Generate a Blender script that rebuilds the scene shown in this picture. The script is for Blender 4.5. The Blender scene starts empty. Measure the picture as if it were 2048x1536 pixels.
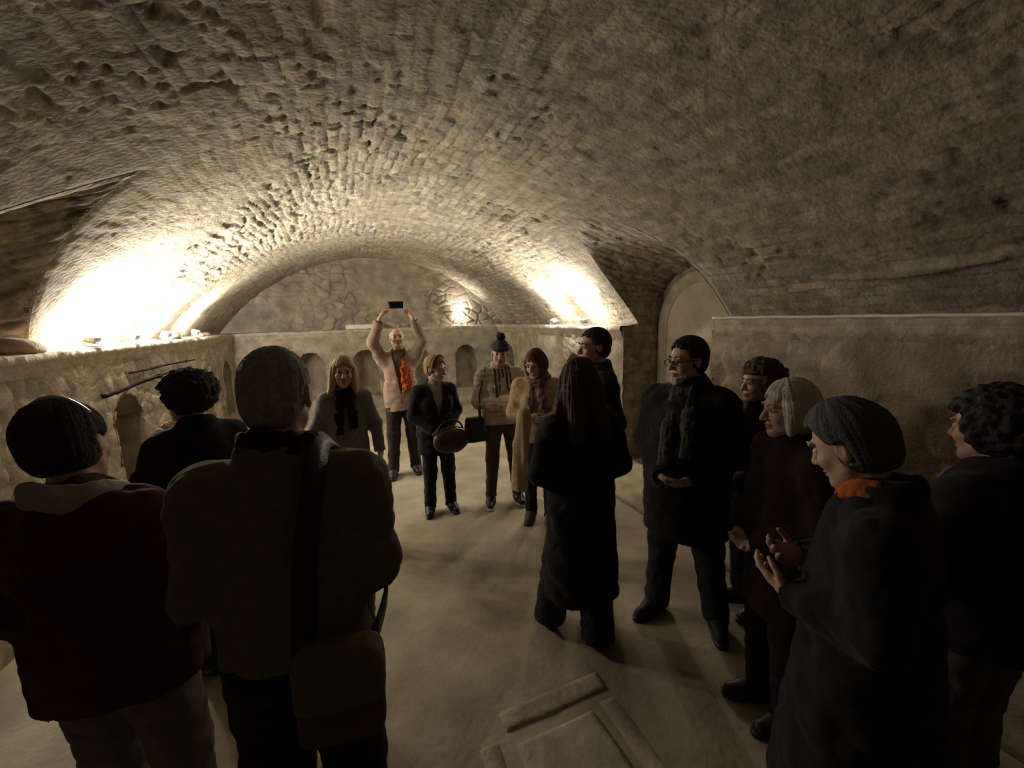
import bpy, math
import numpy as np
from mathutils import Matrix, Vector

C = bpy.context.scene.collection
R90 = math.pi / 2

# ------------------------------------------------------------------ camera
FPX = 850.0
CAM = (0.0, 0.0, 1.8)
YAW, PITCH, ROLL = 20.9, 8.9, -1.7


def make_camera():
    y, p, r = map(math.radians, (YAW, PITCH, ROLL))
    f = Vector((math.sin(y) * math.cos(p), math.cos(y) * math.cos(p), -math.sin(p)))
    r0 = Vector((math.cos(y), -math.sin(y), 0))
    u0 = r0.cross(f)
    rt = r0 * math.cos(r) + u0 * math.sin(r)
    up = -r0 * math.sin(r) + u0 * math.cos(r)
    cd = bpy.data.cameras.new('camera')
    cd.sensor_fit = 'HORIZONTAL'
    cd.sensor_width = 36
    cd.lens = 36 * FPX / 2048
    cd.clip_start = 0.05
    co = bpy.data.objects.new('camera', cd)
    C.objects.link(co)
    m = Matrix((rt, up, -f)).transposed().to_4x4()
    m.translation = Vector(CAM)
    co.matrix_world = m
    bpy.context.scene.camera = co


make_camera()

# ------------------------------------------------------------------ world, exposure, lamp light
w = bpy.data.worlds.new('world')
bpy.context.scene.world = w
w.use_nodes = True
w.node_tree.nodes['Background'].inputs[0].default_value = (0, 0, 0, 1)
w.node_tree.nodes['Background'].inputs[1].default_value = 0
vs = bpy.context.scene.view_settings
vs.view_transform = 'Standard'
vs.look = 'None'
vs.gamma = 1
vs.use_curve_mapping = False
vs.exposure = -0.9

# lamps on the ledges: (position of the floodlight, direction it leans to, watts)
LAMPS = [
    ((-1.88, 4.35, 1.665), (0.35, 0.0, 1), 640),
    ((-1.88, 5.05, 1.665), (0.35, 0.0, 1), 660),
    ((-1.88, 5.85, 1.665), (0.35, 0.0, 1), 640),
    ((-1.88, 6.85, 1.665), (0.35, 0.0, 1), 480),
    ((2.94, 4.95, 1.665), (-0.3, 0.0, 1), 430),
    ((2.94, 5.85, 1.665), (-0.3, 0.0, 1), 330),
    ((2.30, 8.93, 1.665), (0.05, 0.0, 1), 99),
]
LAMP_COLOR = (1.0, 0.935, 0.83)
# ------------------------------------------------------------------ numpy noise


def _h(ix, iy, iz, seed=0):
    h = (ix.astype(np.int64) * 374761393 + iy.astype(np.int64) * 668265263 + iz.astype(np.int64) * 2147483647 + seed * 974711) & 0xFFFFFFFF
    h = ((h ^ (h >> 13)) * 1274126177) & 0xFFFFFFFF
    h = ((h ^ (h >> 16)) * 2246822519) & 0xFFFFFFFF
    return ((h ^ (h >> 15)) & 0xFFFFFF) / float(0xFFFFFF)


def hsh(a, b=0, c=0, seed=0):
    a = np.asarray(a)
    return _h(a, np.broadcast_to(np.asarray(b), a.shape), np.broadcast_to(np.asarray(c), a.shape), seed)


def vnoise(x, y, z=None, seed=0):
    x = np.asarray(x, float)
    y = np.asarray(y, float) + 0 * x
    z = 0 * x if z is None else np.asarray(z, float) + 0 * x
    ix, iy, iz = np.floor(x), np.floor(y), np.floor(z)
    fx, fy, fz = x - ix, y - iy, z - iz
    fx, fy, fz = (t * t * (3 - 2 * t) for t in (fx, fy, fz))
    out = 0
    for a in (0, 1):
        for b in (0, 1):
            for c in (0, 1):
                wt = (fx if a else 1 - fx) * (fy if b else 1 - fy) * (fz if c else 1 - fz)
                out = out + wt * _h(ix + a, iy + b, iz + c, seed)
    return out


def fbm(x, y, z=None, seed=0, n=3):
    o, a, t = 0, 1.0, 0
    for i in range(n):
        f = 2.03 ** i
        o = o + a * vnoise(x * f, y * f, None if z is None else z * f, seed + i)
        t += a
        a *= 0.5
    return o / t


def sstep(a, b, x):
    t = np.clip((x - a) / (b - a), 0, 1)
    return t * t * (3 - 2 * t)


# ------------------------------------------------------------------ materials
MATS = {}


def nodes_of(name):
    m = bpy.data.materials.new(name)
    m.use_nodes = True
    nt = m.node_tree
    return m, nt, nt.nodes['Principled BSDF']


def mat(name, col, rough=0.85, var=0.25, scale=40.0, bump=0.2, bscale=120.0, spec=0.25, metal=0.0, attr=None, sheen=0.0):
    if name in MATS:
        return MATS[name]
    m, nt, b = nodes_of(name)
    N, L = nt.nodes, nt.links
    b.inputs['Roughness'].default_value = rough
    b.inputs['Metallic'].default_value = metal
    b.inputs['Specular IOR Level'].default_value = spec
    if sheen:
        b.inputs['Sheen Weight'].default_value = sheen
    tc = N.new('ShaderNodeTexCoord')
    nz = N.new('ShaderNodeTexNoise')
    nz.inputs['Scale'].default_value = scale
    nz.inputs['Detail'].default_value = 4
    L.new(tc.outputs['Object'], nz.inputs['Vector'])
    mr = N.new('ShaderNodeMapRange')
    mr.inputs['From Min'].default_value = 0.3
    mr.inputs['From Max'].default_value = 0.7
    mr.inputs['To Min'].default_value = 1 - var
    mr.inputs['To Max'].default_value = 1 + var
    L.new(nz.outputs['Fac'], mr.inputs['Value'])
    mx = N.new('ShaderNodeMix')
    mx.data_type = 'RGBA'
    mx.blend_type = 'MULTIPLY'
    mx.inputs[0].default_value = 1.0
    mx.inputs[6].default_value = (*col, 1)
    L.new(mr.outputs['Result'], mx.inputs[7])
    src = mx.outputs[2]
    if attr:
        at = N.new('ShaderNodeAttribute')
        at.attribute_name = attr
        m2 = N.new('ShaderNodeMix')
        m2.data_type = 'RGBA'
        m2.blend_type = 'MULTIPLY'
        m2.inputs[0].default_value = 1.0
        L.new(src, m2.inputs[6])
        L.new(at.outputs['Color'], m2.inputs[7])
        src = m2.outputs[2]
    L.new(src, b.inputs['Base Color'])
    if bump:
        n2 = N.new('ShaderNodeTexNoise')
        n2.inputs['Scale'].default_value = bscale
        n2.inputs['Detail'].default_value = 5
        L.new(tc.outputs['Object'], n2.inputs['Vector'])
        bp = N.new('ShaderNodeBump')
        bp.inputs['Strength'].default_value = bump
        bp.inputs['Distance'].default_value = 0.01
        L.new(n2.outputs['Fac'], bp.inputs['Height'])
        L.new(bp.outputs['Normal'], b.inputs['Normal'])
    MATS[name] = m
    return m


def glow(name, col, strength):
    m, nt, b = nodes_of(name)
    b.inputs['Base Color'].default_value = (*col, 1)
    b.inputs['Emission Color'].default_value = (*col, 1)
    b.inputs['Emission Strength'].default_value = strength
    return m


STONE = mat('vault rubble stone', (0.345, 0.298, 0.218), 0.95, 0.3, 9, 0.9, 38, 0.1, attr='tint')
WALLST = mat('rough wall plaster', (0.32, 0.27, 0.205), 0.95, 0.3, 5, 0.8, 45, 0.1, attr='tint')
PLAST = mat('door fill plaster', (0.40, 0.345, 0.26), 0.95, 0.15, 6, 0.4, 40, 0.1)
LEDGE = mat('ledge stone', (0.40, 0.34, 0.26), 0.95, 0.25, 8, 0.9, 40, 0.1)
FLOORM = mat('beaten earth floor', (0.385, 0.335, 0.245), 0.9, 0.3, 2.2, 0.5, 30, 0.15, attr='tint')
HATCH = mat('hatch stone', (0.35, 0.305, 0.22), 0.9, 0.3, 5, 0.5, 40, 0.15)
PALE = mat('pale block and lit edge', (0.72, 0.68, 0.58), 0.8, 0.1, 10, 0.3, 60)
LINE_BLACK = mat('near-black wall lines', (0.012, 0.011, 0.010), 1.0, 0.3, 30, 0.3, 80, 0.0)

# ------------------------------------------------------------------ mesh helpers


def obj(name, verts, faces, material, parent=None, smooth=True, tint=None):
    me = bpy.data.meshes.new(name)
    v = np.asarray(verts, np.float32)
    if isinstance(faces, np.ndarray):
        k = faces.shape[1]
        me.vertices.add(len(v))
        me.vertices.foreach_set('co', v.ravel())
        me.loops.add(faces.size)
        me.loops.foreach_set('vertex_index', faces.astype(np.int32).ravel())
        me.polygons.add(len(faces))
        me.polygons.foreach_set('loop_start', np.arange(0, faces.size, k, dtype=np.int32))
        me.update(calc_edges=True)
        me.validate()
    else:
        me.from_pydata([tuple(map(float, p)) for p in v], [], faces)
        me.update()
    if smooth and len(me.polygons):
        me.polygons.foreach_set('use_smooth', np.ones(len(me.polygons), bool))
    if tint is not None and len(tint) == len(me.vertices):
        a = me.color_attributes.new('tint', 'FLOAT_COLOR', 'POINT')
        t4 = np.ones((len(v), 4), np.float32)
        t4[:, :3] = tint
        a.data.foreach_set('color', t4.ravel())
    me.materials.append(material)
    o = bpy.data.objects.new(name, me)
    C.objects.link(o)
    if parent is not None:
        o.parent = parent
    return o


def struct(o, label=None):
    o['kind'] = 'structure'
    if label:
        o['label'] = label
    return o


def tag(o, label, cat, group=None):
    o['label'] = label
    o['category'] = cat
    if group:
        o['group'] = group
    return o


def empty(name, loc, rz=0.0):
    o = bpy.data.objects.new(name, None)
    C.objects.link(o)
    o.location = loc
    o.rotation_euler = (0, 0, rz)
    return o


def grid_faces(n, m, keep=None):
    i, j = np.meshgrid(np.arange(n - 1), np.arange(m - 1), indexing='ij')
    a = (i * m + j).ravel()
    f = np.stack([a, a + m, a + m + 1, a + 1], 1)
    if keep is not None:
        k = keep.ravel()
        f = f[k[f].any(1)]
    return f


def compact(v, f, *extra):
    used = np.zeros(len(v), bool)
    used[f] = True
    idx = np.cumsum(used) - 1
    return (v[used], idx[f]) + tuple(e[used] for e in extra)


def box_mesh(lo, hi, bevel=0.006, seg=2, mat4=None):
    import bmesh
    bm = bmesh.new()
    bmesh.ops.create_cube(bm, size=1)
    for q in bm.verts:
        for i in range(3):
            q.co[i] = lo[i] if q.co[i] < 0 else hi[i]
    if bevel:
        bmesh.ops.bevel(bm, geom=bm.edges[:], offset=bevel, segments=seg, affect='EDGES', profile=0.6)
    vv = [q.co.copy() for q in bm.verts]
    bm.verts.index_update()
    ff = [[q.index for q in f.verts] for f in bm.faces]
    bm.free()
    if mat4 is not None:
        vv = [mat4 @ q for q in vv]
    return [tuple(q) for q in vv], ff


def tube(pts, r, n=10, closed=False, flat=1.0, upv=(0, 0, 1)):
    P = np.asarray(pts, float)
    m = len(P)
    rr = np.full(m, r) if np.isscalar(r) else np.asarray(r)
    V, Fc = [], []
    for i in range(m):
        t = (P[(i + 1) % m] - P[i - 1]) if closed else P[min(i + 1, m - 1)] - P[max(i - 1, 0)]
        t = t / (np.linalg.norm(t) + 1e-9)
        a = np.cross(t, upv)
        if np.linalg.norm(a) < 1e-3:
            a = np.cross(t, (1, 0, 0.1))
        a /= np.linalg.norm(a)
        b = np.cross(a, t)
        for k in range(n):
            an = 2 * math.pi * k / n
            V.append(P[i] + rr[i] * (a * math.cos(an) * flat + b * math.sin(an)))
    for i in range(m if closed else m - 1):
        for k in range(n):
            i2 = (i + 1) % m
            Fc.append([i * n + k, i * n + (k + 1) % n, i2 * n + (k + 1) % n, i2 * n + k])
    if not closed:
        Fc.append(list(range(n))[::-1])
        Fc.append([(m - 1) * n + k for k in range(n)])
    return V, Fc


def join(*ms):
    V, Fc = [], []
    for v, f in ms:
        o = len(V)
        V += [tuple(map(float, q)) for q in v]
        Fc += [[i + o for i in g] for g in f]
    return V, Fc


# ------------------------------------------------------------------ the crypt: shell
XL, XR, YB = -1.9, 3.05, 8.8
X0, RV, ZC = 0.575, 3.34, -0.29
ZL = 1.66
ZN = 1.74                       # near right ledge
YF = -2.2


def vault_z(x):
    return np.sqrt(np.maximum(RV * RV - (x - X0) ** 2, 0)) + ZC


def vault_x(z, side):
    return X0 + side * np.sqrt(np.maximum(RV * RV - (z - ZC) ** 2, 0))


def rubble(u, v, seed=0, rh=0.078, ln=0.22):
    wu = u / rh + 1.2 * (vnoise(v * 1.1, u * 1.3, seed=seed) - 0.5) + 0.5 * (vnoise(v * 5, u * 3, seed=seed + 5) - 0.5) + 0.22 * (vnoise(v * 14, u * 12, seed=seed + 6) - 0.5)
    row = np.floor(wu)
    fr = wu - row
    vv = v / ln + hsh(row, 3, seed=seed) * 9
    vv = vv + 0.75 * (vnoise(vv * 0.9, row * 1.7, seed=seed + 2) - 0.5) + 0.3 * (vnoise(u * 25, v * 18, seed=seed + 3) - 0.5)
    c = np.floor(vv)
    fc = vv - c
    e = np.minimum(np.minimum(fr, 1 - fr) * rh, np.minimum(fc, 1 - fc) * ln)
    e = e + 0.006 * (vnoise(u * 60, v * 60, seed=seed + 8) - 0.5)
    prof = sstep(0, 0.013, e)
    h1, h2, h3, h4 = (hsh(row, c, k, seed) for k in (1, 2, 3, 4))
    hgt = (h1 - 0.5) * 0.018 + (h2 - 0.5) * (fc - 0.5) * 0.03 + (h3 - 0.5) * (fr - 0.5) * 0.03
    hgt = np.where(h4 < 0.05, -0.03, hgt)
    D = prof * (0.012 + hgt * 0.72) + 0.014 * (fbm(u * 14, v * 14, seed=seed + 20) - 0.5)
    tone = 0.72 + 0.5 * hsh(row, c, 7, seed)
    warm = (hsh(row, c, 9, seed) - 0.5) * 0.14
    pit = sstep(0.77, 0.83, vnoise(u * 16, v * 16, seed=seed + 40)) * sstep(0.45, 0.6, vnoise(u * 3, v * 3, seed=seed + 41))
    D = D - 0.022 * pit
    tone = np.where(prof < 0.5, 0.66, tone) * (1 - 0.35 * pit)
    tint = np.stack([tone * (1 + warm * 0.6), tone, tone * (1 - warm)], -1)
    return D, tint


def voronoi(u, v, seed=0):
    iu, iv = np.floor(u), np.floor(v)
    f1 = np.full(u.shape, 9.0)
    f2 = f1.copy()
    cid = np.zeros(u.shape)
    for a in (-1, 0, 1):
        for b in (-1, 0, 1):
            px = iu + a + hsh(iu + a, iv + b, 1, seed)
            py = iv + b + hsh(iu + a, iv + b, 2, seed)
            d = np.hypot(u - px, v - py)
            nid = hsh(iu + a, iv + b, 5, seed)
            c = d < f1
            f2 = np.where(c, f1, np.minimum(f2, d))
            cid = np.where(c, nid, cid)
            f1 = np.where(c, d, f1)
    return f1, f2 - f1, cid


def ragged(u, v, seed=0, size=0.16, amp=0.02):
    wu = u + 0.05 * (vnoise(u * 7, v * 7, seed=seed) - 0.5)
    wv = v + 0.05 * (vnoise(u * 7, v * 7, seed=seed + 1) - 0.5)
    f1, e, cid = voronoi(wu / size, wv / (size * 0.72), seed)
    cover = sstep(0.42, 0.6, fbm(u * 1.3, v * 1.3, seed=seed + 4))
    D = sstep(0, 0.22, e) * amp * (0.6 + cid) * (1 - 0.8 * cover) + 0.02 * (fbm(u * 6, v * 6, seed=seed + 9) - 0.5) * (1 - 0.4 * cover) + cover * amp * 0.5
    t = 0.92 + (cid - 0.5) * 0.3 * (1 - cover) + 0.16 * (fbm(u * 2.2, v * 2.2, seed=seed + 11) - 0.5)
    warm = 0.1 * (fbm(u * 1.1, v * 1.1, seed=seed + 13) - 0.5)
    return D, np.stack([t * (1 + warm), t, t * (1 - warm)], -1)


# cells cut into the vault: side, centre y, half width, springing z, rise, depth x, sill z
CELLS = [(1, 3.575, 0.675, 1.95, 0.73, 3.62, 0.0), (-1, 3.06, 1.02, ZL, 1.0, -2.9, ZL - 0.02)]


def cell_half(i, z):
    sd, yc, hw, zs, b, xd, z0 = CELLS[i]
    t = np.clip((z - zs) / b, 0, 1)
    return hw * np.sqrt(1 - t * t) if i == 0 else hw * (1 - t) ** 1.12



def in_cell(x, y, z):
    r = np.zeros(np.shape(x), bool)
    for i, (sd, yc, hw, zs, b, xd, z0) in enumerate(CELLS):
        half = cell_half(i, z)
        r |= ((x - X0) * sd > 0) & (np.abs(y - yc) < half) & (z < zs + b)
    return r


def build_vault():
    th = math.asin(2.74 / RV)
    step = 0.0145
    n, m = int(2 * th * RV / step), int((YB + 0.36 - YF) / step)
    T, Y = np.meshgrid(np.linspace(-th, th, n), np.linspace(YF, YB + 0.36, m), indexing='ij')
    U = T * RV
    x, z = X0 + RV * np.sin(T), ZC + RV * np.cos(T)
    inside = in_cell(x, Y, z)
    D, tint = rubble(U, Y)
    cover = sstep(0.47, 0.66, fbm(U * 0.55 + 3, Y * 0.55, seed=31))
    D = (D * (1 - 0.7 * cover) + 0.014 * cover) * (0.60 + 0.18 * sstep(1.5, 3.5, Y))
    D = D * (1 - 0.70 * sstep(2.85, 2.3, z + 0.15 * (fbm(U * 2, Y * 2, seed=77) - 0.5)) * sstep(3.4, 4.2, Y))
    plast = sstep(2.1, 1.98, z + 0.05 * vnoise(Y * 2, U * 2, seed=3)) * (x > X0) * (Y < 2.9)
    D = D * (1 - 0.85 * plast) + 0.012 * plast
    ridge = np.exp(-((z - 2.04 - 0.05 * np.sin(Y * 3)) / 0.022) ** 2) * (x > X0) * sstep(0.5, 0.8, Y) * sstep(2.5, 2.2, Y)
    D = D + 0.03 * ridge
    big = fbm(U * 0.8, Y * 0.8, seed=41)
    D = D + 0.05 * (big - 0.5)
    stain = sstep(0.5, 0.75, fbm(U * 0.7, Y * 0.9, seed=51))
    tint = tint * (1 - 0.25 * stain)[..., None]
    tint = tint * (1 - 0.5 * cover)[..., None] + 0.5 * cover[..., None] * np.array([0.95, 0.93, 0.88])
    for i, (sd, yc, hw, zs, b, xd, z0) in enumerate(CELLS):
        near = ((x - X0) * sd > 0) & (z < zs + b + 0.06)
        gap = np.abs(Y - yc) - cell_half(i, z)
        gap = np.where(z > zs + b - 0.02, np.hypot(np.maximum(gap, 0), 2 * np.maximum(z - zs - b, 0)), gap)
        D = np.where(near, D * sstep(0.0, 0.06, gap), D)
    # snap the rim of each cut to its curve
    yy = Y.copy()
    nb = np.zeros_like(inside)
    nb[:, 1:] |= ~inside[:, :-1]
    nb[:, :-1] |= ~inside[:, 1:]
    for i, (sd, yc, hw, zs, b, xd, z0) in enumerate(CELLS):
        s = inside & nb & ((x - X0) * sd > 0)
        half = cell_half(i, z)
        tgt = yc + np.sign(Y - yc) * half
        s &= np.abs(tgt - Y) < 0.03
        yy[s] = tgt[s]
    V = np.stack([x - np.sin(T) * D, yy, z - np.cos(T) * D], -1).reshape(-1, 3)
    f = grid_faces(n, m, ~inside)[:, ::-1]
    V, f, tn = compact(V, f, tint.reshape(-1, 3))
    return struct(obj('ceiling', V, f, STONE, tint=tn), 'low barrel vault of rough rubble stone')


def build_cell(i):
    sd, yc, hw, zs, b, xd, z0 = CELLS[i]
    jl = zs - z0
    al = 2.4 * max(hw, b) * 1.25
    n1, n2 = int(jl / 0.03) + 2, int(al / 0.018)
    up = zs + b * np.sin(np.linspace(0, R90, n2 // 2))
    pz = np.concatenate([np.linspace(z0, zs, n1), up, up[::-1], np.linspace(zs, z0, n1)])
    py = cell_half(i, pz)
    py[:len(py) // 2] *= -1
    m = 46
    s = np.cumsum(np.hypot(np.diff(py, prepend=py[0]), np.diff(pz, prepend=pz[0])))
    t = np.linspace(0, 1, m)
    xb = np.where(pz >= ZL, vault_x(np.maximum(pz, ZL), sd), XR if sd > 0 else XL)
    xb = xb - sd * np.where(pz < ZL, 0.003, 0.005)
    X = xb[:, None] + (xd - xb)[:, None] * t[None]
    Y = yc + py[:, None] + 0 * X
    Z = pz[:, None] + 0 * X
    Z = np.where(Z > zs, zs + (Z - zs) * (1 - 0.5 * t[None] ** 0.8), Z)
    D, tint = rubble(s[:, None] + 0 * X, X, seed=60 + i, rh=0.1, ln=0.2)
    ny, nz = (-py / (hw * hw), np.where(pz > zs, -(pz - zs) / (b * b), 0)) if i == 0 else (-np.sign(py) * b, np.full(len(py), -hw))
    l = np.hypot(ny, nz) + 1e-9
    amp = np.where(pz < zs, 0.45, 0.9)
    D = D * sstep(0.0, 0.08, np.abs(X - xb[:, None]))
    Y = Y + (ny / l * amp)[:, None] * D
    Z = Z + (nz / l * amp)[:, None] * D
    V = np.stack([X, Y, Z], -1).reshape(-1, 3)
    f = grid_faces(len(py), m)
    if sd < 0:
        f = f[:, ::-1]
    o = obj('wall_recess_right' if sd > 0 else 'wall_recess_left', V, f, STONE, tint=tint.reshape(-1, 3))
    struct(o, 'deep arched doorway recess in right wall' if sd > 0 else 'arched recess above left ledge')
    # back of the recess
    ny_, nz_ = 60, 90
    A, B = np.meshgrid(np.linspace(-hw - 0.03, hw + 0.03, ny_), np.linspace(z0, zs + b + 0.03, nz_), indexing='ij')
    D, tint = ragged(A, B, seed=70 + i, size=0.2, amp=0.015)
    V = np.stack([xd - sd * D, yc + A, B], -1).reshape(-1, 3)
    o2 = obj('wall_recess_back', V, grid_faces(ny_, nz_) if sd < 0 else grid_faces(ny_, nz_)[:, ::-1], WALLST, tint=tint.reshape(-1, 3))
    struct(o2)
    if sd < 0:
        v, fc = box_mesh((xd - 0.1, yc - hw - 0.1, z0 - 0.2), (XL - 0.1, yc + hw + 0.1, z0), 0.01)
        struct(obj('sill', v, fc, LEDGE, o))
    return o


def niche_mask(a, z, c, half, z0, zt):
    zs = zt - half
    ins = (np.abs(a - c) < half) & (z > z0) & (z < zs)
    return ins | ((np.hypot(a - c, z - zs) < half) & (z >= zs))


def build_wall(name, axis, pos, inward, a0, a1, z1, niches, seed, label, skip=None, amp=0.012):
    st = 0.018
    n, m = int((a1 - a0) / st), int(z1 / st)
    A, Z = np.meshgrid(np.linspace(a0, a1, n), np.linspace(0, z1, m), indexing='ij')
    D, tint = ragged(A, Z, seed=seed, size=0.19, amp=amp)
    D = D + 0.03 * (fbm(A * 1.2, Z * 1.2, seed=seed + 3) - 0.5)
    keep = np.ones(A.shape, bool)
    for (c, half, z0, zt) in niches:
        keep &= ~niche_mask(A, Z, c, half, z0, zt)
    if skip:
        keep &= ~((A > skip[0]) & (A < skip[1]))
    Pn = pos + inward * D
    V = np.stack([Pn, A, Z] if axis == 0 else [A, Pn, Z], -1).reshape(-1, 3)
    f = grid_faces(n, m, keep)
    V, f, tn = compact(V, f, tint.reshape(-1, 3))
    wl = struct(obj(name, V, f, WALLST, tint=tn), label)
    for k, (c, half, z0, zt) in enumerate(niches):
        half += 0.012
        zt += 0.01
        zs = zt - half
        ang = np.linspace(0, math.pi, 28)
        pa = np.concatenate([np.full(14, half), half * np.cos(ang), np.full(14, -half), np.linspace(-half, half, 10)])
        pz = np.concatenate([np.linspace(z0, zs, 14), zs + half * np.sin(ang), np.linspace(zs, z0, 14), np.full(10, z0)])
        cz = 0.5 * (z0 + zt)
        rings = []
        for dep, sc in ((-0.015, 1.03), (0.02, 1.0), (0.15, 0.98), (0.28, 0.95), (0.38, 0.86), (0.44, 0.7), (0.47, 0.4), (0.48, 0.02)):
            ra, rz = c + pa * sc, cz + (pz - cz) * (sc if dep > 0.3 else 1.0 + (sc - 1) * 0.4)
            jit = 0.012 * (vnoise(ra * 9, rz * 9, np.full(ra.shape, dep * 9), seed=seed + k) - 0.5)
            pp = pos - inward * (dep + jit) + 0 * ra
            rings.append(np.stack([pp, ra, rz] if axis == 0 else [ra, pp, rz], -1))
        V = np.concatenate(rings)
        q = len(pa)
        f = []
        for r in range(len(rings) - 1):
            for i in range(q):
                f.append([r * q + i, r * q + (i + 1) % q, (r + 1) * q + (i + 1) % q, (r + 1) * q + i])
        tn = np.tile(np.array([[0.88, 0.85, 0.8]]), (len(V), 1))
        obj('niche', V, np.array(f), WALLST, wl, tint=tn)
    return wl


def ledge(name, axis, edge, inward, a0, a1, ztop, depth, seed, label, lip=0.045, material=None):
    """cornice: a shelf behind the wall head with a worn two-step front edge"""
    prof = [(-depth, 0.0), (-depth * 0.5, 0.006), (-0.06, 0.004), (lip - 0.012, 0.0), (lip, -0.012), (lip, -0.05), (lip - 0.012, -0.06), (0.025, -0.065), (0.025, -0.11), (0.012, -0.118), (0.01, -0.15), (-0.05, -0.16)]
    n = int((a1 - a0) / 0.025) + 2
    a = np.linspace(a0, a1, n)
    V = []
    for j, (d, dz) in enumerate(prof):
        wob = 0.022 * (fbm(a * 5, np.full(n, j * 0.35), seed=seed) - 0.5) + 0.016 * (vnoise(a * 22, np.full(n, j * 0.6), seed=seed + 1) - 0.5)
        dd = edge + inward * (d + wob * (1 if d > 0 else 0.3))
        zz = ztop + dz + wob * 0.7
        V.append(np.stack([dd, a, zz] if axis == 0 else [a, dd, zz], -1))
    V = np.stack(V, 0)
    f = grid_faces(len(prof), n)
    return struct(obj(name, V.reshape(-1, 3), f, material or LEDGE, smooth=True), label)


def build_shell():
    build_vault()
    NZ0, NZT, NH = 0.34, 1.24, 0.25
    build_wall('wall_left', 0, XL, 1, YF, YB, ZL - 0.02, [(y, NH, NZ0, NZT) for y in (4.75, 5.9, 7.05, 8.15)], 100, 'left stone wall below ledge with row of arched niches')
    build_wall('wall_back', 1, YB, -1, XL, XR, ZL - 0.02, [(x, NH, NZ0, NZT + 0.03) for x in (-0.68, 0.30, 1.32, 2.33)], 110, 'end wall below the lunette with four arched niches')
    build_wall('wall_right', 0, XR, -1, YF, YB, ZL - 0.02, [(y, NH, NZ0, NZT + 0.03) for y in (5.4, 6.65, 8.05)], 120, 'right stone wall with niches and a blocked doorway', skip=(2.905, 4.245))
    # upper end wall (lunette) and the wall behind the visitors
    for nm, yy, inn, lab in (('wall_back_lunette', YB + 0.3, -1, 'rubble lunette closing the far end of the vault'), ('wall_front', YF + 0.02, 1, 'wall behind the visitors')):
        zb = ZL - 0.06 if inn < 0 else 0.0
        n, m = 330, int((3.1 - zb) / 0.017)
        A, Z = np.meshgrid(np.linspace(XL - 0.5, XR + 0.5, n), np.linspace(zb, 3.1, m), indexing='ij')
        D, tint = ragged(A, Z, seed=130 if inn < 0 else 140, size=0.2, amp=0.05)
        V = np.stack([A, yy + inn * D, Z], -1).reshape(-1, 3)
        struct(obj(nm, V, grid_faces(n, m), WALLST, tint=tint.reshape(-1, 3)), lab)
    ledge('trim_1', 0, XL, 1, YF, YB + 0.02, ZL, 0.42, 200, 'long stone ledge along left wall')
    ledge('trim_2', 1, YB, -1, XL - 0.3, XR + 0.3, ZL, 0.42, 210, 'stone ledge across the end wall')
    ledge('trim_3', 0, XR, -1, 4.25, YB + 0.02, ZL, 0.36, 220, 'stone ledge along right wall beyond the doorway')
    ledge('trim_4', 0, XR, -1, YF, 2.895, ZN, 0.36, 230, 'stone ledge along near right wall', lip=0.03)
    # near right wall head between the two ledge heights
    v, fc = box_mesh((XR - 0.004, YF, ZL - 0.1), (XR + 0.2, 2.895, ZN - 0.02), 0.004)
    struct(obj('wall_right_head', v, fc, PLAST))
    # floor
    n, m = 170, 300
    A, B = np.meshgrid(np.linspace(XL - 0.5, 3.75, n), np.linspace(YF - 0.1, YB + 0.5, m), indexing='ij')
    hz = 0.012 * (fbm(A * 1.6, B * 1.6, seed=300) - 0.5) - 0.004
    t = 0.9 + 0.24 * (fbm(A * 1.4, B * 1.4, seed=310) - 0.4) + 0.14 * (fbm(A * 6, B * 6, seed=320) - 0.5)
    wm = 0.12 * (fbm(A * 0.9, B * 0.9, seed=330) - 0.5)
    tint = np.stack([t * (1 + wm), t, t * (1 - wm)], -1).reshape(-1, 3)
    V = np.stack([A, B, hz], -1).reshape(-1, 3)
    struct(obj('floor', V, grid_faces(n, m), FLOORM, tint=tint), 'worn earthen stone floor of the crypt')
    for i in (0, 1):
        build_cell(i)


build_shell()


def build_door():
    """blocked doorway at the back of the right recess: a stone ring with a plastered fill"""
    sd, yc, hw, zs, b, xd, z0 = CELLS[0]
    ro, ri, zz = 0.64, 0.50, 1.62
    x1 = xd - 0.10
    ang = np.linspace(0, math.pi, 40)

    def outline(r):
        return np.concatenate([np.stack([np.full(20, yc + r), np.linspace(0, zz, 20)], 1)[:-1], np.stack([yc + r * np.cos(ang), zz + r * 0.98 * np.sin(ang)], 1), np.stack([np.full(20, yc - r), np.linspace(zz, 0, 20)], 1)[1:]])

    rings = []
    for r, x in ((ro, xd + 0.02), (ro, x1 + 0.015), (ro - 0.015, x1), (ri + 0.06, x1), (ri + 0.045, x1 + 0.012), (ri + 0.01, x1 + 0.016), (ri, x1 + 0.03), (ri, xd + 0.02)):
        o = outline(r)
        j = 0.01 * (vnoise(o[:, 0] * 8, o[:, 1] * 8, seed=5) - 0.5)
        rings.append(np.stack([np.full(len(o), x) + j, o[:, 0], o[:, 1]], 1))
    V = np.stack(rings, 0)
    f = grid_faces(V.shape[0], V.shape[1])
    d = struct(obj('door_1', V.reshape(-1, 3), f, HATCH), 'arched stone surround of a blocked doorway in right wall')
    o = outline(ri + 0.01)
    V = [(x1 + 0.028, yc, 0.9)] + [(x1 + 0.028, a, z) for a, z in o]
    f = [[0, i, i + 1] for i in range(1, len(o))]
    obj('door_fill', V, f, PLAST, d, smooth=False)


build_door()


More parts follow.
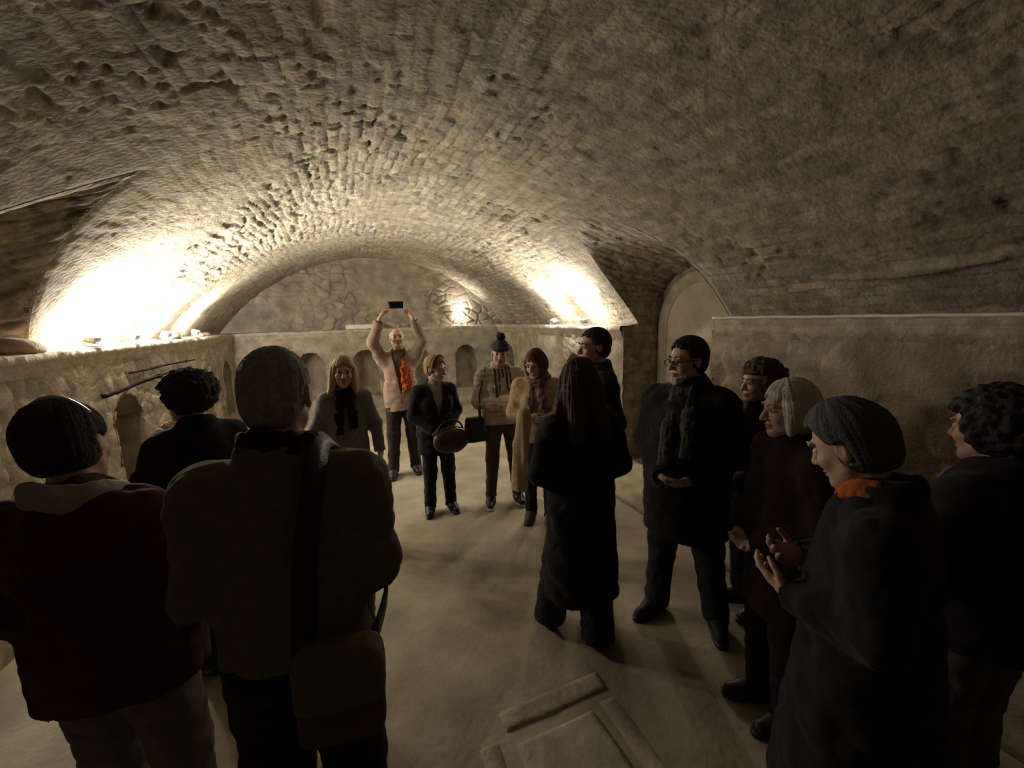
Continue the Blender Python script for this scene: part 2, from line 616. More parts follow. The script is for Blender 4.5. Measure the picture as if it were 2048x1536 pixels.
def pebble(seed, r, n=3):
    import bmesh
    bm = bmesh.new()
    bmesh.ops.create_icosphere(bm, subdivisions=n, radius=1)
    v = np.array([q.co[:] for q in bm.verts])
    bm.verts.index_update()
    f = np.array([[q.index for q in g.verts] for g in bm.faces])
    bm.free()
    v = v * (1 + 0.5 * (fbm(v[:, 0] * 1.6 + 7, v[:, 1] * 1.6, v[:, 2] * 1.6, seed=seed) - 0.5))[:, None]
    v = v * np.array(r)
    v[:, 2] = np.maximum(v[:, 2], -r[2] * 0.45)
    v[:, 2] -= v[:, 2].min()
    return v, f


def ledge_things():
    for k, (p, r, lab) in enumerate([
        ((-1.95, 6.2, ZL), (0.075, 0.24, 0.07), 'largest rubble heap lump on left ledge in the floodlight glare'),
        ((-1.95, 7.2, ZL), (0.07, 0.13, 0.045), 'flat brown stone on left ledge beyond the largest lump'),
        ((-2.02, 3.72, ZL), (0.14, 0.2, 0.07), 'reddish stone lump at near end of lit left ledge'),
        ((-2.0, 7.75, ZL), (0.06, 0.09, 0.04), 'small dark stone at far end of left ledge'),
    ]):
        v, f = pebble(k + 3, r)
        o = obj('rubble_stone', v, f, mat('brown rubble', (0.30, 0.21, 0.14), 0.95, 0.3, 15, 0.6, 50))
        o.location = p
        tag(o, lab, 'stone', 'loose stones on the left ledge')
    # pale strip lying on the end ledge
    v, f = box_mesh((-0.33, -0.05, 0), (0.33, 0.05, 0.085), 0.008)
    o = obj('stone_block', v, f, PALE)
    o.location = (0.32, YB + 0.10, ZL + 0.005)
    tag(o, 'long pale rectangular block lying on the end wall ledge', 'block')
    # pale strip added to paint the light caught by the near right ledge edge
    a = np.linspace(0.75, 2.89, 60)
    wob = 0.004 * (vnoise(a * 14, a * 0, seed=9) - 0.5)
    pts = np.stack([XR - 0.036 + wob, a, ZN + 0.004 + wob], 1)
    v, f = tube(pts, 0.011, 8)
    o = obj('lit_edge_strip', v, f, PALE)
    tag(o, 'thin pale strip painted in for light on the edge of near right ledge', 'strip')
    # near-black tubes added to stand in for two dark lines on the left wall
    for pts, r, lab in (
        ([(-1.83, 4.25, 1.27), (-1.83, 4.9, 1.30), (-1.83, 5.6, 1.315)], 0.016, 'lower and thicker of the two added dark lines on left wall'),
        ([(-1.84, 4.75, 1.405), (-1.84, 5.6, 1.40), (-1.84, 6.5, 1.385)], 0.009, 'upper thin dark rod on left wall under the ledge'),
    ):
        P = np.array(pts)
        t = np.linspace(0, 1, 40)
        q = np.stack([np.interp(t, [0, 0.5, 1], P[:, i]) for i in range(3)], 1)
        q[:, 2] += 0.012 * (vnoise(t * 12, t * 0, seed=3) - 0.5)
        line = empty('added_line', tuple(q[0]))
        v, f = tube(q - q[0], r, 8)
        obj('line', v, f, LINE_BLACK, line)
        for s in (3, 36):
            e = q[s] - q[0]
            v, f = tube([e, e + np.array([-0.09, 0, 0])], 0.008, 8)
            obj('line_stub', v, f, LINE_BLACK, line)
        tag(line, lab, 'line', 'added dark lines on left wall')


ledge_things()


def floodlight(loc, aim, watts, label):
    t = empty('floodlight', loc)
    d = Vector(aim).normalized()
    q = d.to_track_quat('Z', 'Y').to_matrix().to_4x4()
    sc = 0.68 if watts > 100 else 0.55
    q.translation = Vector((0, 0, 0.10 * sc))
    Sm = q @ Matrix.Scale(sc, 4)
    v, f = box_mesh((-0.075, -0.055, -0.03), (0.075, 0.055, 0.03), 0.008, mat4=Sm)
    fins = [box_mesh((-0.065, y - 0.003, -0.05), (0.065, y + 0.003, -0.029), 0.001, 1, Sm) for y in np.linspace(-0.045, 0.045, 7)]
    v, f = join((v, f), *fins)
    obj('housing', v, f, mat('lamp housing', (0.55, 0.53, 0.5), 0.5, 0.1, 20, 0.05, 60), t)
    v, f = box_mesh((-0.068, -0.048, 0.029), (0.068, 0.048, 0.033), 0.001, 1, Sm)
    obj('lamp_glass', v, f, GLOW, t)
    v, f = join(*[tube([Sm @ Vector((s * 0.085, 0, 0.0)), Vector((s * 0.085 * sc, 0, 0.02)), Vector((s * 0.05 * sc, 0, 0.006))], 0.006 * sc, 8) for s in (-1, 1)], box_mesh((-0.06 * sc, -0.03 * sc, 0), (0.06 * sc, 0.03 * sc, 0.01), 0.002, 1))
    obj('bracket', v, f, mat('lamp bracket', (0.5, 0.48, 0.45), 0.45, 0.1, 20, 0.05, 60), t)
    tag(t, label, 'lamp', 'floodlights on the ledges')
    for kind, frac in (('SPOT', 0.83), ('POINT', 0.17)):
        ld = bpy.data.lights.new('floodlight_beam', kind)
        ld.energy = watts * frac
        ld.color = LAMP_COLOR
        ld.shadow_soft_size = 0.05
        if kind == 'SPOT':
            ld.spot_size = math.radians(135)
            ld.spot_blend = 0.9
        lo = bpy.data.objects.new('floodlight_beam', ld)
        C.objects.link(lo)
        lo.parent = t
        lo.rotation_euler = (-d).to_track_quat('Z', 'Y').to_euler()
        lo.location = Vector((0, 0, 0.10)) + d * 0.085


GLOW = glow('lamp glass glow', (1.0, 0.9, 0.75), 25.0)
for (p, a, wt), lab in zip(LAMPS, [
    'first floodlight on left ledge, next to the arched recess',
    'second floodlight on left ledge counted from the arched recess',
    'third floodlight on left ledge, just before the largest rubble lump',
    'last floodlight on left ledge, beyond the largest rubble lump',
    'first floodlight on right ledge, just beyond the doorway',
    'second floodlight on right ledge, farther from the doorway',
    'small floodlight on the end wall ledge, near its right corner']):
    floodlight(p, a, wt, lab)


def floor_things():
    # step along the right wall
    n = 90
    a = np.linspace(0.2, 4.2, n)
    prof = [(2.36, -0.02), (2.36, 0.02), (2.375, 0.04), (2.5, 0.05), (2.8, 0.055), (3.1, 0.055)]
    V = np.stack([np.stack([px + 0.06 * (fbm(a * 2.2, np.full(n, 0.3), seed=4) - 0.5) * (px < 2.6) + 0.02 * (3.5 - a) * 0, a, pz + 0.03 * (fbm(a * 4, np.full(n, px * 3), seed=6) - 0.5)], 1) for px, pz in prof], 0)
    struct(obj('trim_5', V.reshape(-1, 3), grid_faces(len(prof), n)[:, ::-1], HATCH), 'low rough stone step along right wall')
    # stone hatch in the floor
    t = empty('floor_hatch', (0.73, 1.17, 0.0), math.radians(2.0))

    def slab(x0, y0, x1, y1, z, name, mt, seed, bev=0.012):
        nx, ny = max(4, int((x1 - x0) / 0.02)), max(4, int((y1 - y0) / 0.02))
        A, B = np.meshgrid(np.linspace(x0, x1, nx), np.linspace(y0, y1, ny), indexing='ij')
        ed = np.minimum(np.minimum(A - x0, x1 - A), np.minimum(B - y0, y1 - B))
        Z = z - 0.012 * (1 - sstep(0, bev * 1.6, ed)) + 0.008 * (fbm(A * 12, B * 12, seed=seed) - 0.5)
        Z = np.where(ed < 1e-6, -0.02, Z)
        A = A + 0.012 * (vnoise(A * 6, B * 6, seed=seed + 1) - 0.5)
        B = B + 0.012 * (vnoise(A * 6, B * 6, seed=seed + 2) - 0.5)
        return obj(name, np.stack([A, B, Z], -1).reshape(-1, 3), grid_faces(nx, ny), mt, t)

    slab(-0.205, -0.42, 0.205, 0.31, 0.010, 'slab', PALE_H, 3)
    slab(-0.22, 0.345, 0.34, 0.485, 0.007, 'frame_stone', HATCH, 5)
    slab(0.225, -0.5, 0.345, 0.335, 0.007, 'frame_stone', HATCH, 7)
    slab(-0.36, -0.5, -0.245, 0.36, 0.007, 'frame_stone', HATCH, 9)
    tag(t, 'square stone hatch with raised frame set in the floor', 'hatch')


PALE_H = mat('hatch slab', (0.40, 0.355, 0.265), 0.9, 0.25, 5, 0.4, 40, 0.15)
floor_things()
# ==================================================================== people
# Bodies and clothes are grown as smooth distance fields and meshed with surface nets, so
# every body is one continuous surface. Units: a figure 1.75 m tall facing +Y, right side +X.


def unit(v):
    v = np.asarray(v, float)
    return v / (np.linalg.norm(v) + 1e-12)


def smin(a, b, k):
    if k <= 0:
        return np.minimum(a, b)
    h = np.maximum(k - np.abs(a - b), 0) / k
    return np.minimum(a, b) - h * h * k * 0.25


def ell(x, y, z, c, r):
    px, py, pz = x - c[0], y - c[1], z - c[2]
    k0 = np.sqrt((px / r[0]) ** 2 + (py / r[1]) ** 2 + (pz / r[2]) ** 2)
    k1 = np.sqrt((px / r[0] ** 2) ** 2 + (py / r[1] ** 2) ** 2 + (pz / r[2] ** 2) ** 2) + 1e-9
    return k0 * (k0 - 1.0) / k1


def cone(x, y, z, a, b, ra, rb, sy=1.0):
    ba = np.subtract(b, a)
    px, py, pz = x - a[0], y - a[1], z - a[2]
    t = np.clip((px * ba[0] + py * ba[1] + pz * ba[2]) / (ba @ ba + 1e-12), 0, 1)
    return np.sqrt((px - ba[0] * t) ** 2 + ((py - ba[1] * t) / sy) ** 2 + (pz - ba[2] * t) ** 2) - (ra + (rb - ra) * t)


class Field:
    def __init__(self, lo, hi, h):
        self.h = h
        self.lo = np.array(lo, float)
        self.n = np.ceil((np.array(hi) - self.lo) / h).astype(int) + 1
        self.ax = [(self.lo[i] + h * np.arange(self.n[i])).astype(np.float32) for i in range(3)]
        self.f = np.full(self.n, 1.0, np.float32)

    def block(self, lo, hi):
        sl = []
        for i in range(3):
            a = int(np.clip(math.floor((lo[i] - self.lo[i]) / self.h), 0, self.n[i]))
            b = int(np.clip(math.ceil((hi[i] - self.lo[i]) / self.h) + 1, 0, self.n[i]))
            sl.append(slice(a, b))
        return tuple(sl)

    def xyz(self, sl):
        return self.ax[0][sl[0]][:, None, None], self.ax[1][sl[1]][None, :, None], self.ax[2][sl[2]][None, None, :]

    def op(self, lo, hi, fn, k=0.0, mode='add', pad=0.07):
        sl = self.block(np.subtract(lo, pad), np.add(hi, pad))
        if any(s.stop <= s.start for s in sl):
            return
        d = fn(*self.xyz(sl))
        g = self.f[sl]
        if mode == 'add':
            self.f[sl] = smin(g, d, k)
        elif mode == 'sub':
            self.f[sl] = -smin(-g, d, k)
        else:
            self.f[sl] = -smin(-g, -d, k)

    def ell(self, c, r, k=0.03, mode='add'):
        c, r = np.asarray(c, float), np.asarray(r, float)
        self.op(c - r, c + r, lambda x, y, z: ell(x, y, z, c, r), k, mode)

    def cone(self, a, b, ra, rb, k=0.03, sy=1.0, cut_a=None, cut_b=None, mode='add'):
        a, b = np.asarray(a, float), np.asarray(b, float)
        m = max(ra, rb)
        u = unit(b - a)

        def fn(x, y, z):
            d = cone(x, y, z, a, b, ra, rb, sy)
            if cut_b is not None:
                e = b + u * cut_b
                d = np.maximum(d, (x - e[0]) * u[0] + (y - e[1]) * u[1] + (z - e[2]) * u[2])
            if cut_a is not None:
                e = a - u * cut_a
                d = np.maximum(d, -((x - e[0]) * u[0] + (y - e[1]) * u[1] + (z - e[2]) * u[2]))
            return d
        self.op(np.minimum(a, b) - m * max(1, sy), np.maximum(a, b) + m * max(1, sy), fn, k, mode)

    def clip(self, fn, k=0.0):
        d = fn(*self.xyz(tuple(slice(0, q) for q in self.n)))
        self.f = np.maximum(self.f, d + 0 * self.f) if k == 0 else -smin(-self.f, -(d + 0 * self.f), k)

    def mesh(self):
        f, h = self.f, self.h
        s = f < 0
        nx, ny, nz = (q - 1 for q in self.n)
        cnt = np.zeros((nx, ny, nz), np.int8)
        offs = [(a, b, c) for a in (0, 1) for b in (0, 1) for c in (0, 1)]
        for a, b, c in offs:
            cnt += s[a:a + nx, b:b + ny, c:c + nz]
        act = (cnt > 0) & (cnt < 8)
        I, J, K = np.nonzero(act)
        idx = np.full(act.shape, -1, np.int32)
        idx[I, J, K] = np.arange(len(I))
        acc = np.zeros((len(I), 3))
        num = np.zeros(len(I))
        vals = {o: f[I + o[0], J + o[1], K + o[2]] for o in offs}
        for o in offs:
            for ax in range(3):
                if o[ax]:
                    continue
                p = list(o)
                p[ax] = 1
                v0, v1 = vals[o], vals[tuple(p)]
                cr = (v0 < 0) != (v1 < 0)
                t = np.where(cr, v0 / np.where(cr, v0 - v1, 1), 0)
                for q in range(3):
                    acc[:, q] += np.where(cr, o[q] + (t if q == ax else 0), 0)
                num += cr
        V = self.lo + h * (np.stack([I, J, K], 1) + acc / num[:, None])
        Q = []
        for ax in range(3):
            u, v = (ax + 1) % 3, (ax + 2) % 3
            A = np.moveaxis(s, (ax, u, v), (0, 1, 2))
            X = np.moveaxis(idx, (ax, u, v), (0, 1, 2))
            e0, e1 = A[:-1, 1:-1, 1:-1], A[1:, 1:-1, 1:-1]
            i, j, k = np.nonzero(e0 != e1)
            q = np.stack([X[i, j, k], X[i, j + 1, k], X[i, j + 1, k + 1], X[i, j, k + 1]], 1)
            fl = ~e0[i, j, k]
            q[fl] = q[fl][:, ::-1]
            Q.append(q)
        Q = np.concatenate(Q) if Q else np.zeros((0, 4), int)
        Q = Q[(Q >= 0).all(1)]
        # keep the largest connected piece only
        lab = np.arange(len(V))
        while True:
            m = lab[Q].min(1)
            new = lab.copy()
            for i in range(4):
                np.minimum.at(new, Q[:, i], m)
            new = new[new]
            if (new == lab).all():
                break
            lab = new
        c = np.bincount(lab[Q[:, 0]], minlength=len(V))
        Q = Q[lab[Q[:, 0]] == c.argmax()]
        used = np.zeros(len(V), bool)
        used[Q] = True
        return V[used], (np.cumsum(used) - 1)[Q]


def vnormals(V, Q):
    n = np.cross(V[Q[:, 2]] - V[Q[:, 0]], V[Q[:, 3]] - V[Q[:, 1]])
    N = np.zeros_like(V)
    for i in range(4):
        np.add.at(N, Q[:, i], n)
    return N / (np.linalg.norm(N, axis=1, keepdims=True) + 1e-12)


def rot(yaw, pitch, tilt):
    """head turn: yaw to its left (+), pitch down (+), tilt to its right (+), in degrees"""
    return (Matrix.Rotation(math.radians(yaw), 3, 'Z') @ Matrix.Rotation(math.radians(-pitch), 3, 'X') @ Matrix.Rotation(math.radians(tilt), 3, 'Y'))


# ------------------------------------------------------------------ cloth, skin and hair materials
def cloth(name, col, rough=0.9, var=0.18, bump=0.25):
    return mat(name, col, rough, var, 28, bump, 260, 0.12, sheen=0.05)


SKIN = mat('skin', (0.50, 0.30, 0.215), 0.55, 0.1, 18, 0.12, 160, 0.35)
SKIN_PALE = mat('pale skin', (0.56, 0.37, 0.28), 0.55, 0.1, 18, 0.12, 160, 0.35)
LIP = mat('lips', (0.36, 0.13, 0.11), 0.5, 0.1, 20, 0.05, 90, 0.35)
EYEW = mat('eye white', (0.6, 0.57, 0.52), 0.25, 0.03, 20, 0, 90, 0.5)
EYED = mat('eye iris', (0.03, 0.022, 0.018), 0.2, 0.03, 20, 0, 90, 0.5)
H_GREY = mat('grey hair', (0.30, 0.28, 0.26), 0.7, 0.3, 60, 0.5, 200, 0.3)
H_WHITE = mat('white hair', (0.62, 0.58, 0.52), 0.7, 0.2, 60, 0.5, 200, 0.3)
H_DARK = mat('dark hair', (0.018, 0.014, 0.011), 0.7, 0.3, 60, 0.5, 200, 0.3)
H_BROWN = mat('brown hair', (0.05, 0.026, 0.014), 0.7, 0.3, 60, 0.5, 200, 0.3)
H_RED = mat('reddish hair', (0.13, 0.055, 0.03), 0.7, 0.3, 60, 0.5, 200, 0.3)
H_BLOND = mat('blond hair', (0.50, 0.33, 0.15), 0.65, 0.3, 60, 0.5, 200, 0.3)
H_LIGHT = mat('light brown hair', (0.36, 0.22, 0.11), 0.65, 0.3, 60, 0.5, 200, 0.3)
BLACK = cloth('black wool', (0.014, 0.013, 0.014))
BLACKT = cloth('black trouser cloth', (0.017, 0.016, 0.017))
NAVY = cloth('dark navy cloth', (0.016, 0.019, 0.028))
SHOE = mat('black shoe leather', (0.016, 0.014, 0.013), 0.5, 0.2, 20, 0.15, 120, 0.4)
SOLE = mat('white rubber', (0.62, 0.60, 0.55), 0.7, 0.1, 20, 0.1, 100, 0.3)
LEATH = mat('black bag leather', (0.02, 0.018, 0.018), 0.5, 0.2, 22, 0.2, 140, 0.4)
GLASSF = mat('spectacle frame', (0.02, 0.018, 0.017), 0.35, 0.1, 20, 0, 90, 0.5)

ARM = dict(
    rest=((0.245, -0.03, 1.14), (0.262, 0.05, 0.90), (0.0, 0.16, -1.0)),
    bent=((0.25, -0.05, 1.15), (0.13, 0.20, 1.10), (-0.6, 0.75, 0.15)),
    low=((0.25, 0.0, 1.14), (0.075, 0.19, 0.985), (-0.85, 0.2, -0.35)),
    cross=((0.245, 0.05, 1.14), (-0.055, 0.215, 1.165), (-1.0, -0.06, 0.08)),
    cross2=((0.245, 0.05, 1.13), (-0.03, 0.185, 1.10), (-1.0, -0.02, 0.05)),
    up=((0.27, 0.12, 1.60), (0.185, 0.17, 1.835), (-0.45, 0.05, 0.9)),
    chin=((0.25, 0.10, 1.16), (0.12, 0.22, 1.36), (-0.5, 0.2, 0.85)),
)


class Person:
    def __init__(self, label, pos, heading, H, armr='rest', arml='rest', head=(0, 0, 0), skin=None, bulk=1.0, belly=0.0, h=0.0065, lean=0.0, sway=0.0,
                 feet=((0.10, 0.0), (-0.10, 0.0)), toe=(8, 8), curl=0.5, bust=0.0, shoulder=1.0, holdn=None):
        self.H, self.s, self.h = H, H / 1.75, h
        self.lean, self.sway = lean, sway
        self.bulk, self.belly, self.bust = bulk, belly, bust
        sw = 0.182 * shoulder
        a = []
        for sd, nm in ((1, armr), (-1, arml)):
            e, wv, d = (ARM[nm] if isinstance(nm, str) else nm)
            m = np.array([sd, 1, 1.0])
            a.append(dict(sh=np.array([sd * sw, 0, 1.385]), el=np.array(e) * m, wr=np.array(wv) * m, d=unit(np.array(d) * m), side=sd))
        self.arms = a
        self.legs = []
        for sd, (fx, fy), tz in zip((1, -1), feet, toe):
            hip = np.array([sd * 0.088, 0, 0.90])
            an = np.array([fx, fy, 0.085])
            kn = 0.5 * (hip + an) + np.array([0, 0.025, 0.02])
            t = math.radians(tz) * sd
            self.legs.append(dict(hip=hip, kn=kn, an=an, dir=np.array([math.sin(t), math.cos(t), 0]), side=sd))
        self.neck = np.array([0, 0.005, 1.50])
        R = rot(*head)
        self.R = np.array(R)
        self.hs = 1 + (1 - self.s) * 0.6
        off = self.R @ np.array([0, 0.012, 0.125 * self.hs])
        self.hc = self.neck + off
        self.curl = curl
        self.skin = skin or SKIN
        self.holdn = holdn
        ox, oy = pos
        self.loc = (ox, oy, 0.0)
        self.rz = math.atan2(heading[1], heading[0]) - R90
        self.root = self.body()
        self.root.location = self.loc
        self.root.rotation_euler = (0, 0, self.rz)
        tag(self.root, label, 'person')

    # ---- helpers
    def head_q(self, x, y, z):
        R, c, s = self.R, self.hc, self.hs
        px, py, pz = (x - c[0]) / s, (y - c[1]) / s, (z - c[2]) / s
        return (R[0, 0] * px + R[1, 0] * py + R[2, 0] * pz, R[0, 1] * px + R[1, 1] * py + R[2, 1] * pz, R[0, 2] * px + R[1, 2] * py + R[2, 2] * pz)

    def hp(self, q):
        return self.hc + self.R @ (np.asarray(q, float) * self.hs)

    def deform(self, V):
        V = np.array(V, float)
        t = np.maximum(V[:, 2] - 0.92, 0)
        V[:, 1] += self.lean * t * t
        V[:, 0] += self.sway * t
        return V * self.s

    def finish(self, name, V, Q, material, parent=None, disp=None, top=False, smooth=True):
        V = np.asarray(V, float)
        if disp is not None:
            V = V + vnormals(V, Q) * disp(V)[:, None]
        V = self.deform(V)
        return obj(name, V, Q, material, None if top else (parent or self.root), smooth=smooth)

    def prim(self, name, vf, material, parent=None):
        v, f = vf
        V = self.deform(np.array([tuple(q) for q in v]))
        return obj(name, V, f, material, parent or self.root)

    def torso(self, F, t, low=0.86):
        b, bl = self.bulk, self.belly
        F.ell((0, -0.005, 0.945), (0.158 * b + t, 0.112 * b + t, 0.125 + t), 0.05)
        F.ell((0, 0.012 + bl * 0.5, 1.09), (0.14 * b + bl * 0.6 + t, 0.098 * b + bl + t, 0.15 + t), 0.06)
        F.ell((0, 0.004, 1.27), (0.158 * b + t, 0.108 * b + t, 0.165 + t), 0.06)
        sh = self.arms[0]['sh'][0]
        for s in (-1, 1):
            F.cone((0, -0.006, 1.415), (s * sh * 0.85, -0.004, 1.378), 0.066 + t * 0.8, 0.056 + t * 0.8, 0.06)
        F.cone((0, -0.012, 1.40), (0, -0.008, 1.475), 0.095 + t * 0.6, 0.06 + t * 0.5, 0.05)
        if self.bust:
            for s in (-1, 1):
                F.ell((s * 0.075, 0.085, 1.26), (0.065 + t, 0.055 + self.bust + t * 0.6, 0.06 + t), 0.04)

    def body(self):
        h = self.h
        P = [np.array([-0.3, -0.2, 0]), np.array([0.3, 0.3, 1.8])]
        for a in self.arms:
            for p in (a['el'], a['wr'], a['wr'] + a['d'] * 0.2):
                P += [p - 0.07, p + 0.07]
        for l in self.legs:
            P += [l['an'] - 0.1, l['an'] + l['dir'] * 0.25 + 0.05]
        P += [self.hc - 0.17, self.hc + 0.17]
        P = np.array(P)
        lo, hi = P.min(0), P.max(0)
        lo[2] = 0.0
        F = Field(lo - 0.01, hi + 0.01, h)
        self.torso(F, 0)
        F.cone((0, -0.012, 1.44), self.neck + (self.hc - self.neck) * 0.5 + self.R @ np.array([0, -0.012, 0]), 0.062, 0.054, 0.03)
        for a in self.arms:
            F.cone(a['sh'], a['el'], 0.052, 0.042, 0.04)
            F.cone(a['el'], a['wr'], 0.042, 0.027, 0.02)
            self.hand(F, a)
        for l in self.legs:
            F.cone(l['hip'], l['kn'], 0.082 * math.sqrt(self.bulk), 0.055, 0.04)
            F.cone(l['kn'], l['an'], 0.055, 0.036, 0.02)
            F.cone(l['an'] - np.array([0, 0, 0.04]) - l['dir'] * 0.03, l['an'] - np.array([0, 0, 0.052]) + l['dir'] * 0.10, 0.034, 0.022, 0.02)
        self.head_prims(F)
        V, Q = F.mesh()
        return self.finish('person', V, Q, self.skin, top=True)

    def hand(self, F, a):
        d, sd = a['d'], a['side']
        wr = a['wr']
        # palm faces the body by default
        n = np.array([-sd, 0.15, 0.0]) if self.holdn is None else np.array(self.holdn) * np.array([sd, 1, 1])
        n = unit(n - d * (n @ d))
        if np.linalg.norm(n) < 0.5:
            n = unit(np.array([0, -1, 0.1]))
        th = np.cross(d, n) * sd
        th = unit(th)
        if th[1] + 0.5 * th[2] < 0:
            th = -th
        F.cone(wr, wr + d * 0.03, 0.026, 0.024, 0.015)
        ln = (0.070, 0.079, 0.074, 0.058)
        for i in range(4):
            o = (1.5 - i) * 0.0205
            kn = wr + d * (0.088 - 0.006 * abs(i - 1.2)) + th * o
            F.cone(wr + d * 0.012 + th * o * 0.55, kn, 0.0155, 0.0115, 0.014)
            p, dd = kn, d
            for sgi, (q, rr) in enumerate(((0.45, 0.0095), (0.32, 0.0088), (0.25, 0.0078))):
                cv = self.curl * (0.9 + 0.12 * i) * (0.55 if sgi == 0 else 0.9)
                dd = unit(dd * math.cos(cv) + np.cross(np.cross(dd, n), dd) * math.sin(cv))
                e = p + dd * ln[i] * q * 1.08
                F.cone(p, e, rr + 0.0008, rr, 0.004)
                p = e
        t0 = wr + d * 0.022 + th * 0.024
        t1 = t0 + unit(d * 0.62 + th * 0.66 + n * 0.35) * 0.045
        t2 = t1 + unit(d * 0.85 + th * 0.25 + n * 0.45) * 0.032
        t3 = t2 + unit(d * 0.9 + th * 0.0 + n * 0.5) * 0.026
        F.cone(t0, t1, 0.0165, 0.0115, 0.012)
        F.cone(t1, t2, 0.0112, 0.0098, 0.004)
        F.cone(t2, t3, 0.0098, 0.0082, 0.004)

    def head_prims(self, F):
        def fn(x, y, z):
            x, y, z = self.head_q(x, y, z)
            ax = np.abs(x)
            d = ell(x, y, z, (0, -0.014, 0.032), (0.073, 0.094, 0.087))
            d = smin(d, ell(x, y, z, (0, 0.03, -0.028), (0.056, 0.06, 0.084)), 0.03)
            d = smin(d, cone(ax, y, z, (0.044, 0.012, -0.062), (0.012, 0.068, -0.098), 0.02, 0.018), 0.03)
            d = smin(d, ell(x, y, z, (0, 0.076, -0.1), (0.021, 0.016, 0.017)), 0.02)
            d = smin(d, ell(ax, y, z, (0.036, 0.064, -0.03), (0.024, 0.022, 0.022)), 0.02)
            d = smin(d, ell(ax, y, z, (0.028, 0.082, 0.026), (0.027, 0.011, 0.009)), 0.014)
            d = -smin(-d, ell(ax, y, z, (0.031, 0.1, 0.004), (0.018, 0.018, 0.012)), 0.012)
            d = smin(d, cone(x, y, z, (0, 0.088, 0.012), (0, 0.111, -0.03), 0.007, 0.0125), 0.012)
            d = smin(d, ell(ax, y, z, (0.013, 0.098, -0.034), (0.008, 0.01, 0.007)), 0.006)
            d = smin(d, ell(x, y, z, (0, 0.088, -0.061), (0.023, 0.011, 0.0058)), 0.006)
            d = smin(d, ell(x, y, z, (0, 0.087, -0.073), (0.019, 0.011, 0.0062)), 0.005)
            d = -smin(-d, ell(x, y, z, (0, 0.1, -0.067), (0.022, 0.008, 0.0014)), 0.003)
            er = ell(ax, y, z, (0.077, -0.01, -0.004), (0.01, 0.019, 0.033))
            er = -smin(-er, ell(ax, y, z, (0.088, -0.006, 0.0), (0.007, 0.011, 0.02)), 0.005)
            d = smin(d, er, 0.008)
            return d * self.hs
        c = self.hc
        F.op(c - 0.15, c + 0.15, fn, 0.02, pad=0.03)

    def face(self, brow=None, lips=True):
        for sd in (-1, 1):
            import bmesh
            bm = bmesh.new()
            bmesh.ops.create_uvsphere(bm, u_segments=16, v_segments=12, radius=1)
            bm.verts.index_update()
            v = np.array([q.co[:] for q in bm.verts])
            f = [[q.index for q in g.verts] for g in bm.faces]
            bm.free()
            ctr = np.array((sd * 0.031, 0.077, 0.004))
            q = v * np.array([0.0145, 0.0125, 0.0095]) + ctr
            V = self.deform(np.array([self.hp(p) for p in q]))
            o = obj('eye', V, f, EYEW, self.root)
            o.data.materials.append(EYED)
            for p in o.data.polygons:
                m = np.mean(v[list(p.vertices)], axis=0)
                if m[1] > 0.5 and abs(m[0]) < 0.62:
                    p.material_index = 1
            pts = [self.hp((sd * a, b, c)) for a, b, c in ((0.014, 0.094, 0.026), (0.03, 0.093, 0.033), (0.046, 0.08, 0.028))]
            self.prim('eyebrow', tube(pts, np.array([0.004, 0.0048, 0.002]), 8), brow or H_BROWN)
        if lips:
            F = self.hfield(0.003, (0.05, 0.04, 0.03), (0, 0.09, -0.067))
            self.hop(F, lambda x, y, z: np.minimum(ell(x, y, z, (0, 0.0895, -0.0612), (0.0225, 0.0115, 0.0055)), ell(x, y, z, (0, 0.0885, -0.0725), (0.0185, 0.0115, 0.006))))
            V, Q = F.mesh()
            self.finish('lips', V, Q, LIP)

    def hfield(self, h, ext, c=(0, 0, 0)):
        P = np.array([self.hp(np.array(c) + np.array(ext) * np.array(s)) for s in ((1, 1, 1), (1, 1, -1), (1, -1, 1), (1, -1, -1), (-1, 1, 1), (-1, 1, -1), (-1, -1, 1), (-1, -1, -1))])
        return Field(P.min(0) - 0.01, P.max(0) + 0.01, h)

    def hop(self, F, fn, k=0.0, mode='add'):
        lo, hi = F.lo, F.lo + F.h * (F.n - 1)
        F.op(lo, hi, lambda x, y, z: fn(*self.head_q(x, y, z)) * self.hs, k, mode)

    def strands(self, amp, fr=70, fz=9, curly=False):
        def d(V):
            q = np.stack(self.head_q(V[:, 0], V[:, 1], V[:, 2]), 1)
            if curly:
                n = vnoise(q[:, 0] * 42 + 9, q[:, 1] * 42, q[:, 2] * 42, 3) + 0.6 * vnoise(q[:, 0] * 85, q[:, 1] * 85, q[:, 2] * 85, 4) - 0.8
            else:
                an = np.arctan2(q[:, 0], q[:, 1] + 0.001) * 0.09
                n = vnoise(an * fr * 3, q[:, 2] * fz, q[:, 1] * 14, 5) + 0.5 * vnoise(an * fr * 7, q[:, 2] * fz * 2, q[:, 1] * 20, 6) - 0.75
            return amp * n
        return d

